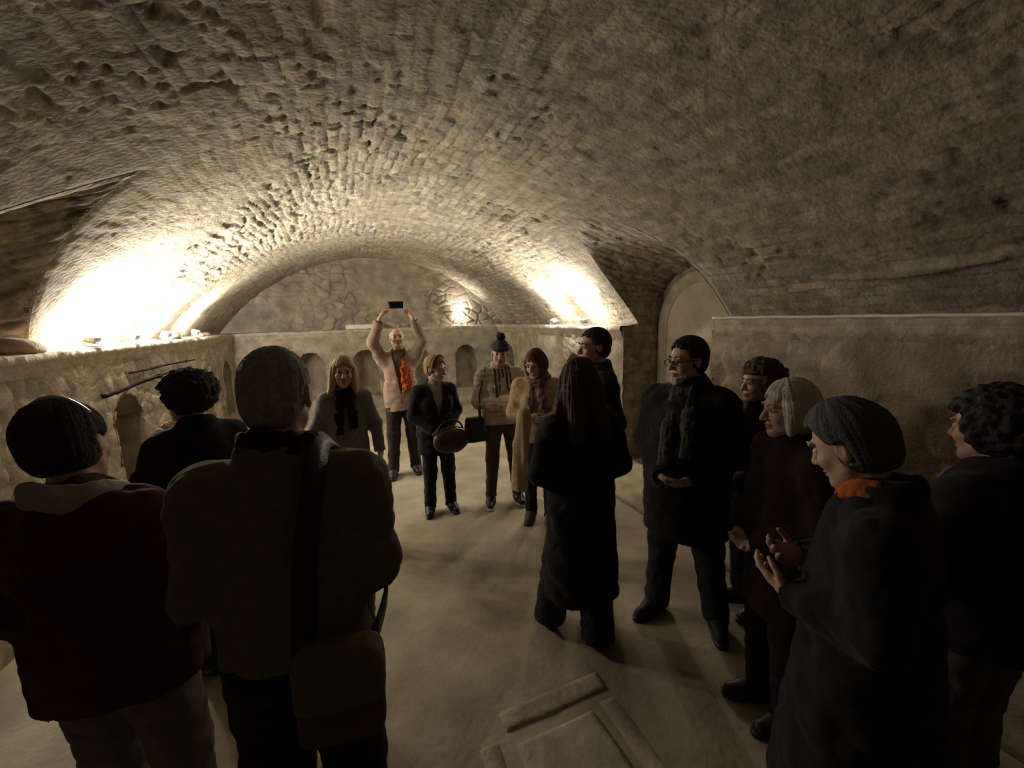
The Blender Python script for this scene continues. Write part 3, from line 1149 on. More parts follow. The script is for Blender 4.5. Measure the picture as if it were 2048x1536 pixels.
    def hair(self, kind, material, thick=0.014, h=0.0055, name='hair'):
        ext = {'long': (0.17, 0.17, 0.36), 'curly': (0.2, 0.2, 0.2), 'bob': (0.17, 0.17, 0.2), 'wavy': (0.2, 0.2, 0.34)}.get(kind, (0.14, 0.15, 0.16))
        F = self.hfield(h, ext, (0, -0.01, -0.12 if kind in ('long', 'wavy') else 0.0))
        t = thick

        def fn(x, y, z):
            ax = np.abs(x)
            wob = 0.012 * np.sin(x * 95 + 1.3) + 0.008 * np.sin(x * 190 + 0.4)
            d = ell(x, y, z, (0, -0.016, 0.033), (0.074 + t, 0.096 + t, 0.088 + t))
            if kind in ('short', 'fringe'):
                d = smin(d, ell(x, y, z, (0, -0.045, -0.03), (0.062 + t * 0.6, 0.055 + t * 0.6, 0.06)), 0.03)
                keep = np.minimum(np.maximum(0.084 - 0.25 * ax + wob * 0.4 - z, y - 0.088), y - 0.012 - 0.5 * np.maximum(z, 0) - wob * 0.3)
                keep = np.maximum(keep, -0.082 - z)
                keep = np.maximum(keep, np.where(ax > 0.066, np.minimum(0.024 - np.abs(y + 0.004), 0.028 - np.abs(z + 0.010)), -1.0))
                if kind == 'fringe':
                    keep = np.maximum(keep, np.where(z > 0.03, 0.066 - np.hypot(x, y - 0.01), -1.0))
            elif kind == 'curly':
                d = smin(d, ell(x, y, z, (0, -0.03, 0.028), (0.115 + t, 0.118 + t, 0.108 + t)), 0.03)
                keep = np.minimum(np.maximum(0.058 - z, y - 0.085), y - 0.03)
                keep = np.maximum(keep, -0.098 - z)
            elif kind == 'bob':
                d = smin(d, ell(x, y, z, (0, -0.024, -0.02), (0.094 + t, 0.09 + t, 0.11)), 0.03)
                d = smin(d, cone(ax, y, z, (0.078, 0.022, 0.02), (0.078, 0.035, -0.085), 0.024, 0.018), 0.02)
                keep = np.minimum(np.maximum(0.062 - 0.3 * ax + wob * 0.6 - z, y - 0.1), np.maximum(y - 0.055, 0.05 - ax - (y < 0.02) * 1.0))
                keep = np.maximum(keep, -0.115 - z)
            else:
                d = smin(d, ell(x, y, z, (0, -0.05, -0.06), (0.096 + t, 0.065 + t, 0.13)), 0.04)
                lo = -0.34 if kind == 'long' else -0.27
                wd = 0.0 if kind == 'long' else 0.03
                d = smin(d, cone(ax, y, z, (0.072, 0.01, 0.02), (0.094 + wd, 0.03 if kind == 'long' else 0.0, lo + 0.05), 0.03, 0.036 + wd * 0.5), 0.03)
                d = smin(d, cone(ax, y, z, (0.03, -0.075, -0.02), (0.05 + wd, -0.10, lo), 0.045, 0.045), 0.04)
                keep = np.minimum(np.maximum(0.074 - 0.5 * ax + wob * 0.4 - z, y - 0.1), np.maximum(y - 0.062, 0.05 - ax - (y < 0.015) * 1.0))
            return -smin(-d, -keep, 0.012)
        self.hop(F, fn)
        V, Q = F.mesh()
        amp = {'curly': 0.024, 'wavy': 0.013, 'long': 0.009, 'bob': 0.009}.get(kind, 0.006)
        return self.finish(name, V, Q, material, disp=self.strands(amp, curly=kind in ('curly',)))

    def folds(self, amp=0.006, fr=9.0, seed=0, puff=0.0, pz=16.0):
        def d(V):
            n = vnoise(V[:, 0] * fr, V[:, 1] * fr, V[:, 2] * fr * 0.55, seed) - 0.5
            n2 = vnoise(V[:, 0] * fr * 2.3, V[:, 1] * fr * 2.3, V[:, 2] * fr * 1.7, seed + 1) - 0.5
            n3 = vnoise(V[:, 0] * fr * 1.1 + V[:, 2] * 4, V[:, 1] * fr * 1.1 - V[:, 2] * 3, V[:, 2] * fr * 1.5, seed + 2)
            n4 = vnoise(V[:, 0] * fr * 2.1 - V[:, 2] * 7, V[:, 1] * fr * 2.1 + V[:, 2] * 5, V[:, 2] * fr * 2.2, seed + 3)
            o = amp * (1.3 * n + 0.8 * n2 - 1.5 * (0.5 - np.abs(2 * n3 - 1)) - 0.8 * (0.5 - np.abs(2 * n4 - 1)))
            if puff:
                o = o + puff * (np.abs(np.sin(V[:, 2] * pz * math.pi)) ** 0.6 - 0.6)
            return o
        return d

    def jacket(self, material, hem=0.88, t=0.028, flare=0.0, sleeve=0.016, name='jacket', collar=0.03, disp=None, front=None, cuff=0.0, h=None, hemw=None, seed=0):
        """upper garment from the neck to the hem, sleeves to the wrists; returns the mesh object"""
        h = h or self.h * 1.25
        P = [np.array([-0.36, -0.32, hem - 0.02]), np.array([0.36, 0.36, 1.58])]
        for a in self.arms:
            P += [a['el'] - 0.1, a['el'] + 0.1, a['wr'] - 0.08, a['wr'] + 0.08]
        P = np.array(P)
        F = Field(P.min(0), P.max(0), h)
        self.torso(F, t)
        b = self.bulk
        if hem < 0.93:
            rx0, ry0 = 0.15 * b + t + self.belly * 0.5, 0.108 * b + t + self.belly * 0.7
            rx1, ry1 = (0.165 * b + t + flare, 0.12 * b + t + flare) if hemw is None else hemw
            z0 = 1.1

            def skirt(x, y, z):
                u = np.clip((z0 - z) / (z0 - hem), 0, 1.3)
                rx, ry = rx0 + (rx1 - rx0) * u, ry0 + (ry1 - ry0) * u
                return (np.sqrt((x / rx) ** 2 + ((y - 0.005 - self.belly * 0.4 * (1 - u)) / ry) ** 2) - 1) * np.minimum(rx, ry)
            mx = max(rx0, rx1) + 0.05
            F.op((-mx, -mx, hem - 0.05), (mx, mx, z0), lambda x, y, z: np.maximum(skirt(x, y, z), z - z0 - 0.02), 0.05)
        for a in self.arms:
            F.cone(a['sh'], a['el'], 0.058 + sleeve * 1.15, 0.046 + sleeve, 0.05)
            F.cone(a['el'], a['wr'] - unit(a['wr'] - a['el']) * cuff, 0.045 + sleeve, 0.034 + sleeve, 0.025, cut_b=0.004)
        zc = 1.475
        if collar:
            def col(x, y, z):
                r = np.sqrt(x ** 2 + (y + 0.006) ** 2)
                return np.sqrt((r - 0.074) ** 2 + ((z - zc + y * 0.35) * 0.55) ** 2) - 0.017 - collar * 0.2
            F.op((-0.13, -0.13, 1.4), (0.13, 0.13, 1.56), col, 0.02)
        F.clip(lambda x, y, z: (hem + 0.006 * np.sin(x * 17 + seed) - z) + 0 * y)
        if front is not None:
            # open front: a wedge cut away above and below the closing
            wtop, zb, zt = front
            F.clip(lambda x, y, z: np.where(y > 0.02, np.minimum(wtop * np.clip((z - zb) / (zt - zb), 0, 1.0) - np.abs(x) - 0.0, (z - zb) * 2.0), -1.0))
        V, Q = F.mesh()
        return self.finish(name, V, Q, material, disp=disp or self.folds(0.007, 8, seed))

    def trousers(self, material, t=0.018, flare=0.0, hem=0.055, name='trousers', seed=3):
        P = []
        for l in self.legs:
            for p in (l['hip'], l['kn'], l['an']):
                P += [p - 0.13, p + 0.13]
        P = np.array(P)
        lo, hi = P.min(0), P.max(0)
        lo[0], lo[1] = min(lo[0], -0.26), min(lo[1], -0.2)
        hi[0], hi[1] = max(hi[0], 0.26), max(hi[1], 0.22)
        lo[2], hi[2] = hem - 0.02, 1.08
        F = Field(lo, hi, self.h * 1.25)
        b = self.bulk
        F.ell((0, -0.005, 0.945), (0.158 * b + t * 0.7, 0.112 * b + t * 0.7, 0.14), 0.04)
        F.ell((0, 0.012 + self.belly * 0.5, 1.05), (0.14 * b + self.belly * 0.6 + 0.010, 0.098 * b + self.belly + 0.010, 0.15), 0.04)
        for l in self.legs:
            F.cone(l['hip'], l['kn'], 0.083 * math.sqrt(b) + t, 0.058 + t, 0.03)
            F.cone(l['kn'], l['an'] - np.array([0, 0, 0.03]), 0.057 + t, 0.046 + t + flare, 0.03)
        F.clip(lambda x, y, z: (hem - z) + 0 * x + 0 * y)
        F.clip(lambda x, y, z: (z - 1.045) + 0 * x + 0 * y)
        V, Q = F.mesh()
        return self.finish(name, V, Q, material, disp=self.folds(0.007, 10, seed))

    def shoes(self, material, sole=None, boot=0.0, heel=0.0, size=1.0):
        for l in self.legs:
            d = l['dir']
            a = l['an'].copy()
            a[2] = 0
            hl, toe = a - d * 0.045 * size, a + d * 0.165 * size
            F = Field(np.minimum(hl, toe) - np.array([0.09, 0.09, 0.03]), np.maximum(hl, toe) + np.array([0.09, 0.09, 0.17 + boot]), 0.006)
            up = np.array([0, 0, 1.0])
            F.cone(hl + up * 0.047, a + d * 0.05 + up * 0.05, 0.042, 0.05, 0.03)
            F.cone(a + d * 0.05 + up * 0.046, toe + up * 0.034 - d * 0.03, 0.048, 0.036, 0.03)
            F.cone(a + up * 0.05 - d * 0.01, a + up * (0.105 + boot), 0.048, 0.048 + boot * 0.12, 0.03, cut_b=0.0)
            F.clip(lambda x, y, z: (0.018 - z) + 0 * x + 0 * y)
            V, Q = F.mesh()
            sh = self.finish('shoe', V, Q, material)
            sd = unit(np.cross(d, up))
            n = 24
            pts = []
            for i in range(n):
                an = 2 * math.pi * i / n
                c, s_ = math.cos(an), math.sin(an)
                ln = 0.122 * size
                wd = 0.043 + 0.008 * c
                pts.append(a + d * (0.058 * size + ln * c) + sd * wd * s_ * (abs(s_) ** -0.25 if abs(s_) > 0.05 else 1))
            V = [p + up * 0.0 for p in pts] + [p + up * 0.026 for p in pts]
            f = [[i, (i + 1) % n, n + (i + 1) % n, n + i] for i in range(n)] + [list(range(n))[::-1], list(range(n, 2 * n))]
            self.prim('sole', (V, f), sole or SHOE, parent=sh)

    def scarf(self, material, r=0.032, ends=(0.3, 0.22), zc=1.475, drop=True, R=0.085, name='scarf', side=0.03, amp=0.009, fwd=0.0, back=True):
        F = Field((-0.2, -0.2, 1.0), (0.2, 0.3, 1.6), self.h)

        def ring(x, y, z):
            rr = np.sqrt(x ** 2 + (y * 0.95) ** 2)
            return np.sqrt((rr - R) ** 2 + ((z - zc + y * 0.3 + 0.01 * np.sin(x * 30)) * 0.62) ** 2) - r
        F.op((-0.18, -0.18, 1.35), (0.18, 0.18, 1.6), ring if back else (lambda x, y, z: np.maximum(ring(x, y, z), -0.01 - y)), 0.0)
        if drop:
            for sd, ln in zip((1, -1), ends):
                F.cone((sd * side, 0.085, zc - 0.02), (sd * side * 1.8, 0.155 + fwd + self.bust, zc - ln * 0.5), 0.034, 0.036, 0.03, sy=0.6)
                F.cone((sd * side * 1.8, 0.155 + fwd + self.bust, zc - ln * 0.5), (sd * side * 2.0, 0.165 + fwd + self.belly + self.bust, zc - ln), 0.036, 0.04, 0.03, sy=0.5, cut_b=0.0)
        V, Q = F.mesh()
        return self.finish(name, V, Q, material, disp=self.folds(amp, 17, 7))

    def spectacles(self, material=None):
        m = material or GLASSF
        parts = []
        for sd in (-1, 1):
            pts = []
            for i in range(18):
                an = 2 * math.pi * i / 18
                pts.append(self.hp((sd * 0.033 + 0.024 * math.cos(an), 0.106 - 0.003 * abs(math.cos(an)), 0.0 + 0.018 * math.sin(an))))
            parts.append(tube(pts, 0.0028, 6, closed=True))
            parts.append(tube([self.hp((sd * 0.057, 0.104, 0.006)), self.hp((sd * 0.077, 0.06, 0.008)), self.hp((sd * 0.081, -0.005, 0.006))], 0.0025, 6))
        parts.append(tube([self.hp((-0.01, 0.107, 0.004)), self.hp((0, 0.113, 0.007)), self.hp((0.01, 0.107, 0.004))], 0.0025, 6))
        return self.prim('glasses', join(*parts), m)

    def world(self, p):
        """a point of the figure in scene coordinates"""
        v = self.deform(np.array([p]))[0]
        c, s = math.cos(self.rz), math.sin(self.rz)
        return (self.loc[0] + c * v[0] - s * v[1], self.loc[1] + s * v[0] + c * v[1], v[2])

    def held(self, name, origin, label, cat):
        """empty for a thing that is carried, its axes those of the figure"""
        return tag(empty(name, self.world(origin), self.rz), label, cat)


def bag_body(F_lo, F_hi, h, fn, amp=0.004, seed=0):
    F = Field(F_lo, F_hi, h)
    F.op(F.lo, F.lo + F.h * (F.n - 1), fn)
    V, Q = F.mesh()
    V = V + vnormals(V, Q) * (amp * (vnoise(V[:, 0] * 18, V[:, 1] * 18, V[:, 2] * 18, seed) - 0.5) * 2)[:, None]
    return V, Q


def rbox(x, y, z, hx, hy, hz, r):
    qx, qy, qz = np.abs(x) - hx + r, np.abs(y) - hy + r, np.abs(z) - hz + r
    return np.sqrt(np.maximum(qx, 0) ** 2 + np.maximum(qy, 0) ** 2 + np.maximum(qz, 0) ** 2) + np.minimum(np.maximum(qx, np.maximum(qy, qz)), 0) - r


def strap(P, pts, width, material, parent, origin, name='strap', thick=0.004):
    """a flat band through points of the figure, drawn on the carried thing"""
    t = np.linspace(0, 1, len(pts))
    u = np.linspace(0, 1, 40)
    q = np.stack([np.interp(u, t, np.array(pts)[:, i]) for i in range(3)], 1)
    for _ in range(3):
        q[1:-1] = 0.25 * q[:-2] + 0.5 * q[1:-1] + 0.25 * q[2:]
    o = P.deform(np.array([origin]))[0]
    V = P.deform(q) - o
    c = P.deform(np.array([[0, 0, 1.2]]))[0] - o
    n = len(V)
    T = np.gradient(V, axis=0)
    out = V - c
    out[:, 2] *= 0.3
    out = out / (np.linalg.norm(out, axis=1, keepdims=True) + 1e-9)
    W = np.cross(T, out)
    W = W / (np.linalg.norm(W, axis=1, keepdims=True) + 1e-9)
    out = np.cross(W, T)
    out = out / (np.linalg.norm(out, axis=1, keepdims=True) + 1e-9)
    A = np.concatenate([V + W * width / 2 + out * thick, V - W * width / 2 + out * thick, V - W * width / 2 - out * thick, V + W * width / 2 - out * thick])
    f = []
    for i in range(n - 1):
        for k in range(4):
            k2 = (k + 1) % 4
            f.append([k * n + i, k2 * n + i, k2 * n + i + 1, k * n + i + 1])
    f += [[0, n, 2 * n, 3 * n][::-1], [n - 1, 2 * n - 1, 3 * n - 1, 4 * n - 1]]
    return obj(name, A, f, material, parent)


# ---------------------------------------------------------------- 1 woman at the left edge, back turned
MAROON = cloth('dark maroon wool', (0.06, 0.022, 0.017))
p = Person('person in dark maroon jacket with pale collar and taupe trousers, back turned', (-0.71, 1.50), (0.25, 1), 1.59,
           'bent', 'bent', head=(10, 14, -8), bulk=1.18, belly=0.03, lean=-0.02, sway=-0.06, feet=((0.14, 0.0), (-0.13, 0.02)), toe=(10, 10), skin=SKIN)
p.hair('short', H_DARK, 0.022)
p.jacket(MAROON, hem=0.84, t=0.045, sleeve=0.03, seed=1, disp=p.folds(0.010, 8, 2))
p.scarf(cloth('pale grey collar cloth', (0.34, 0.32, 0.28)), r=0.03, zc=1.478, drop=False, R=0.094, name='collar', amp=0.004)
p.trousers(cloth('taupe trouser cloth', (0.17, 0.15, 0.115)), t=0.03, flare=0.012)
p.shoes(SHOE)
p.face()
V = [p.hp((0.088 * math.sin(a), -0.03, 0.146 - 0.07 * abs(math.sin(a)) ** 2)) for a in np.linspace(-1.3, 1.3, 24)]
p.prim('hair_band', tube(V, 0.008, 8), mat('glossy hair band', (0.5, 0.48, 0.44), 0.25, 0.1, 20, 0, 60, 0.5))

# ---------------------------------------------------------------- 2 person with curly hair
p = Person('person with dark curly hair in black jacket, back turned, near left wall niche', (-0.74, 2.50), (-0.62, 0.78), 1.565,
           'bent', 'chin', head=(22, 8, 0), bulk=0.98, h=0.0065, shoulder=0.95, feet=((0.12, 0.03), (-0.1, 0.0)))
p.hair('curly', H_DARK, 0.012)
p.jacket(BLACK, hem=0.80, t=0.035, sleeve=0.022, seed=4)
p.trousers(NAVY, t=0.022)
p.shoes(SHOE)
p.face()

# ---------------------------------------------------------------- 3 man in khaki jacket
KHAKI = cloth('khaki canvas', (0.15, 0.135, 0.072))
p3 = p = Person('short grey-haired man in khaki jacket with dark shoulder strap, seen from behind', (-0.185, 1.20), (0.12, 1), 1.745,
                ((0.212, -0.02, 1.14), (0.10, 0.20, 1.08), (-0.6, 0.75, 0.15)), ((0.215, -0.02, 1.14), (0.10, 0.20, 1.08), (-0.6, 0.75, 0.15)), head=(-6, 5, 0), bulk=1.05, belly=0.04, h=0.006, shoulder=0.98, feet=((0.12, 0.0), (-0.13, 0.03)))
p.hair('short', H_GREY, 0.006)
p.jacket(KHAKI, hem=0.965, t=0.035, sleeve=0.02, flare=0.0, collar=0.06, seed=6, disp=p.folds(0.009, 9, 6))
p.scarf(cloth('dark brown scarf cloth', (0.03, 0.022, 0.017)), r=0.022, zc=1.50, drop=False, R=0.082)
p.trousers(BLACKT, t=0.03, flare=0.012)
p.shoes(SHOE)
p.face(H_GREY)
org = (0.135, -0.235, 0.965)
b = p.held('shoulder_bag', org, 'dark bag behind the right hip of man in khaki jacket, hung from shoulder strap', 'bag')
V, Q = bag_body((-0.14, -0.1, -0.17), (0.14, 0.1, 0.17), 0.007, lambda x, y, z: rbox(x, y, z, 0.095, 0.045, 0.115, 0.035), seed=3)
obj('bag_body', V, Q, mat('dark brown bag cloth', (0.085, 0.055, 0.036), 0.8, 0.2, 20, 0.3, 120), b)
V, Q = bag_body((-0.14, -0.1, -0.05), (0.14, 0.1, 0.17), 0.0065, lambda x, y, z: np.maximum(rbox(x, y, z, 0.099, 0.05, 0.119, 0.035), -0.01 - z), seed=5)
obj('flap', V, Q, mat('bag flap cloth', (0.12, 0.105, 0.05), 0.8, 0.2, 20, 0.3, 120), b)
strap(p, [(0.06, -0.215, 1.06), (0.066, -0.20, 1.15), (0.075, -0.185, 1.28), (0.095, -0.165, 1.39), (0.105, -0.115, 1.475), (0.105, -0.03, 1.515), (0.12, 0.07, 1.48), (0.17, 0.16, 1.33), (0.22, 0.13, 1.16), (0.245, -0.05, 1.08), (0.21, -0.20, 1.05)], 0.052, LEATH, b, org)

# ---------------------------------------------------------------- 4 girl with long blond hair
p = Person('smiling girl with long blond hair and dark scarf, facing us', (-0.06, 3.45), (0.03, -1), 1.535,
           'rest', 'rest', head=(0, 2, -5), skin=SKIN_PALE, h=0.006, bulk=0.88, shoulder=0.85)
p.hair('long', H_BLOND, 0.012)
p.jacket(cloth('grey fleece', (0.17, 0.18, 0.17)), hem=0.82, t=0.028, seed=8)
p.scarf(BLACK, r=0.04, zc=1.45, ends=(0.34, 0.3), R=0.085)
p.trousers(BLACKT)
p.shoes(SHOE)
p.face(H_LIGHT)

# ---------------------------------------------------------------- 5 man photographing with raised arms
PINKB = cloth('pinkish beige cloth', (0.35, 0.25, 0.19))
p5 = p = Person('man in beige jacket holding a phone up above his head with both hands', (0.53, 5.0), (-0.06, -1), 1.72,
                'up', 'up', head=(0, -14, 0), skin=SKIN_PALE, h=0.006, holdn=(-0.8, 0.4, 0.1), curl=0.55, feet=((0.15, 0.05), (-0.12, -0.03)))
p.hair('fringe', H_WHITE, 0.006)
p.jacket(PINKB, hem=0.80, t=0.03, sleeve=0.02, front=(0.075, 0.98, 1.45), seed=9, cuff=0.01)
p.jacket(cloth('brown shirt cloth', (0.12, 0.085, 0.06)), hem=0.86, t=0.010, sleeve=0.004, name='shirt', collar=0.0, seed=10, cuff=0.03)
F = Field((-0.2, 0.02, 0.94), (0.1, 0.26, 1.5), 0.006)
F.cone((-0.045, 0.10, 1.40), (-0.06, 0.160, 1.28), 0.02, 0.055, 0.03, sy=0.6)
F.cone((-0.06, 0.160, 1.28), (-0.075, 0.172, 1.04), 0.055, 0.075, 0.03, sy=0.5, cut_b=0.02)
V, Q = F.mesh()
p.finish('scarf', V, Q, cloth('orange scarf cloth', (0.36, 0.075, 0.015)), disp=p.folds(0.012, 20, 3))
p.trousers(cloth('dark brown trousers', (0.03, 0.022, 0.018)), t=0.022)
p.shoes(SHOE)
p.face(H_GREY)
v, f = tube([p.arms[0]['wr'] * np.array([1, 1, 1]) + unit(p.arms[0]['el'] - p.arms[0]['wr']) * q for q in (0.0, 0.035)], 0.036, 16)
p.prim('sleeve_cuff', (v, f), BLACK)
v, f = tube([p.arms[1]['wr'] + unit(p.arms[1]['el'] - p.arms[1]['wr']) * q for q in (0.0, 0.035)], 0.036, 16)
p.prim('sleeve_cuff', (v, f), BLACK)
ph = p.held('phone', (0.0, 0.205, 2.005), 'black phone held up in both hands by man in beige jacket', 'phone')
v, f = box_mesh((-0.08, -0.005, -0.038), (0.08, 0.005, 0.038), 0.006, 3)
obj('phone_body', v, f, mat('phone glass back', (0.008, 0.008, 0.009), 0.2, 0.05, 20, 0, 60, 0.5), ph)
v, f = box_mesh((-0.074, -0.0065, -0.033), (0.074, -0.0045, 0.033), 0.002, 1)
obj('screen', v, f, mat('phone screen glass', (0.02, 0.02, 0.024), 0.15, 0.05, 20, 0, 60, 0.5), ph)
v, f = join(*[tube([(0.062, 0.004, zz), (0.062, 0.008, zz)], 0.007, 12) for zz in (0.022, 0.002, -0.018)])
obj('camera_lens', v, f, mat('lens glass', (0.03, 0.03, 0.04), 0.1, 0.05, 20, 0, 60, 0.6), ph)

# ---------------------------------------------------------------- 6 short-haired woman with headband
p6 = p = Person('woman with short blond hair, glasses and headband in open black coat, smiling sideways', (0.70, 3.84), (0.12, -1), 1.46,
                'low', 'low', head=(38, 10, 0), skin=SKIN_PALE, h=0.0055, bulk=1.08, curl=0.8, bust=0.01, feet=((0.12, 0.0), (-0.12, 0.03)), toe=(22, 4))
p.hair('short', H_LIGHT, 0.019)
V = [p.hp((0.092 * math.sin(a), 0.03, 0.034 + 0.105 * math.cos(a))) for a in np.linspace(-1.6, 1.6, 24)]
p.prim('headband', tube(V, 0.010, 8, upv=(0, 1, 0)), cloth('dark red headband', (0.09, 0.02, 0.018)))
p.jacket(BLACK, hem=0.70, t=0.035, sleeve=0.02, front=(0.085, 1.12, 1.5), seed=12, name='coat', flare=0.01)
p.jacket(cloth('pale grey blouse', (0.36, 0.32, 0.30)), hem=0.84, t=0.012, sleeve=0.004, name='blouse', collar=0.02, seed=13, cuff=0.03)
p.trousers(BLACKT, t=0.02)
p.shoes(SHOE, boot=0.05)
p.spectacles(mat('thin metal frame', (0.2, 0.17, 0.13), 0.35, 0.1, 20, 0, 60, 0.5))
p.face(H_LIGHT)
org = (-0.075, 0.268, 0.89)
b = p.held('handbag', org, 'rounded red-brown handbag held in front by woman in open black coat', 'bag')
MB = mat('red brown bag leather', (0.04, 0.014, 0.010), 0.5, 0.2, 20, 0.25, 120, 0.4)
V, Q = bag_body((-0.25, -0.12, -0.17), (0.25, 0.12, 0.17), 0.007, lambda x, y, z: ell(x, y, z, (0, 0, -0.01), (0.17, 0.075, 0.115)), 0.006, 5)
obj('bag_body', V, Q, MB, b)
v, f = tube([(0.0 + 0.11 * math.cos(a), 0.0, 0.09 + 0.085 * math.sin(a)) for a in np.linspace(0, math.pi, 20)], 0.009, 8)
obj('handle', v, f, MB, b)
v, f = tube([(-0.17 + 0.34 * i / 20, 0.0, 0.112 - 0.05 * ((i - 10) / 10) ** 2) for i in range(21)], 0.006, 6)
obj('zip', v, f, mat('zip metal', (0.25, 0.2, 0.12), 0.4, 0.1, 20, 0, 60, 0.5, 0.8), b)

# ---------------------------------------------------------------- 7 woman in knitted hat, arms folded
BEIGE = cloth('beige quilted cloth', (0.48, 0.41, 0.32))
p7 = p = Person('woman in dark bobble hat and light quilted jacket, arms folded over a striped scarf', (1.31, 3.74), (-0.12, -1), 1.59,
                'cross', 'cross2', head=(-14, 8, -4), skin=SKIN_PALE, h=0.0055, bulk=1.02, bust=0.008, feet=((0.145, 0.0), (-0.155, 0.0)), toe=(14, 4), curl=0.25, holdn=(0, -1, 0.1))
p.hair('short', H_DARK, 0.004)
p.jacket(BEIGE, hem=0.90, t=0.035, sleeve=0.024, seed=14, disp=p.folds(0.004, 9, 14, puff=0.009, pz=20))


def stripe_mat(name, c1, c2, scale):
    m, nt, bs = nodes_of(name)
    tc = nt.nodes.new('ShaderNodeTexCoord')
    wv = nt.nodes.new('ShaderNodeTexWave')
    wv.inputs['Scale'].default_value = scale
    wv.inputs['Distortion'].default_value = 1.5
    cr = nt.nodes.new('ShaderNodeValToRGB')
    cr.color_ramp.elements[0].color = (*c1, 1)
    cr.color_ramp.elements[1].color = (*c2, 1)
    cr.color_ramp.elements[0].position = 0.4
    cr.color_ramp.elements[1].position = 0.6
    nt.links.new(tc.outputs['Object'], wv.inputs['Vector'])
    nt.links.new(wv.outputs['Fac'], cr.inputs['Fac'])
    nt.links.new(cr.outputs['Color'], bs.inputs['Base Color'])
    bs.inputs['Roughness'].default_value = 0.95
    return m


p.scarf(stripe_mat('striped scarf cloth', (0.03, 0.03, 0.03), (0.36, 0.32, 0.27), 9), r=0.04, zc=1.45, ends=(0.34, 0.3), R=0.085, side=0.04)
p.trousers(cloth('olive brown trousers', (0.085, 0.062, 0.032)), t=0.014, hem=0.10)
p.shoes(SHOE, sole=SOLE, boot=0.03)
KNIT = cloth('dark slate knit', (0.045, 0.055, 0.07))
F = p.hfield(0.005, (0.13, 0.14, 0.13), (0, 0, 0.07))
p.hop(F, lambda x, y, z: np.maximum(smin(ell(x, y, z, (0, -0.016, 0.04), (0.088, 0.109, 0.092)), ell(x, y, z, (0, -0.012, 0.055), (0.094, 0.114, 0.03)), 0.01), 0.036 - z - 0.15 * y))
V, Q = F.mesh()
hat = p.finish('hat', V, Q, KNIT, disp=p.strands(0.005, 50, 60))
F = p.hfield(0.005, (0.07, 0.07, 0.07), (0, -0.03, 0.155))
p.hop(F, lambda x, y, z: ell(x, y, z, (0, -0.03, 0.155), (0.043, 0.043, 0.04)))
V, Q = F.mesh()
p.finish('bobble', V, Q, cloth('dark brown wool bobble', (0.03, 0.022, 0.02)), parent=hat, disp=p.strands(0.02, curly=True))
p.face(H_DARK)
org = (0.30, 0.06, 0.86)
b = p.held('handbag', org, 'black trapezoid handbag hanging at the hip of woman in bobble hat', 'bag')
V, Q = bag_body((-0.2, -0.1, -0.16), (0.2, 0.1, 0.16), 0.007, lambda x, y, z: rbox(x / (1.05 - 1.6 * z), y, z, 0.09, 0.045, 0.12, 0.025) * 0.85, 0.003, 8)
obj('bag_body', V, Q, LEATH, b)
strap(p, [(0.235, -0.02, 0.97), (0.235, -0.07, 1.15), (0.195, -0.09, 1.35), (0.15, -0.03, 1.50), (0.17, 0.06, 1.46), (0.25, 0.12, 1.25), (0.245, 0.13, 0.97)], 0.02, LEATH, b, org)

# ---------------------------------------------------------------- 8 woman with reddish bob
COATB = cloth('light camel coat cloth', (0.46, 0.33, 0.20))
p8 = p = Person('woman with reddish bobbed hair in camel coat and mauve scarf, looking down', (1.49, 3.27), (-0.55, -0.85), 1.525,
                'cross2', 'bent', head=(-18, 20, 0), skin=SKIN_PALE, h=0.006, bulk=1.04, bust=0.008, curl=0.5, feet=((0.10, 0.0), (-0.10, 0.02)))
p.hair('bob', H_RED, 0.013)
p.jacket(COATB, hem=0.86, t=0.04, sleeve=0.03, seed=17, name='coat', disp=p.folds(0.006, 9, 17))
p.scarf(cloth('mauve scarf cloth', (0.20, 0.115, 0.12)), r=0.042, zc=1.46, ends=(0.36, 0.3), R=0.088)
p.jacket(BLACK, hem=0.60, t=0.015, sleeve=0.0, seed=18, name='dress', collar=0.0, cuff=0.06)
p.trousers(BLACKT, t=0.014)
p.shoes(mat('grey brown shoe', (0.12, 0.10, 0.075), 0.7, 0.2, 20, 0.2, 90))
p.face(H_RED)
org = (0.10, 0.265, 1.10)
b = p.held('folded_garment', org, 'long pale yellow garment hanging from the folded arms of woman in camel coat', 'garment')
F = Field((-0.15, -0.15, -0.66), (0.2, 0.15, 0.12), 0.008)
F.cone((0, 0, 0.05), (0.03, 0.0, -0.2), 0.06, 0.065, 0.03, sy=0.6)
F.cone((0.03, 0.0, -0.2), (0.06, -0.01, -0.58), 0.065, 0.075, 0.03, sy=0.5, cut_b=0.02)
V, Q = F.mesh()
nn = vnormals(V, Q)
V = V + nn * (0.02 * (vnoise(V[:, 0] * 30, V[:, 1] * 30, V[:, 2] * 4, 4) - 0.5))[:, None]
obj('cloth', V, Q, cloth('pale yellow lining cloth', (0.44, 0.34, 0.20)), b)

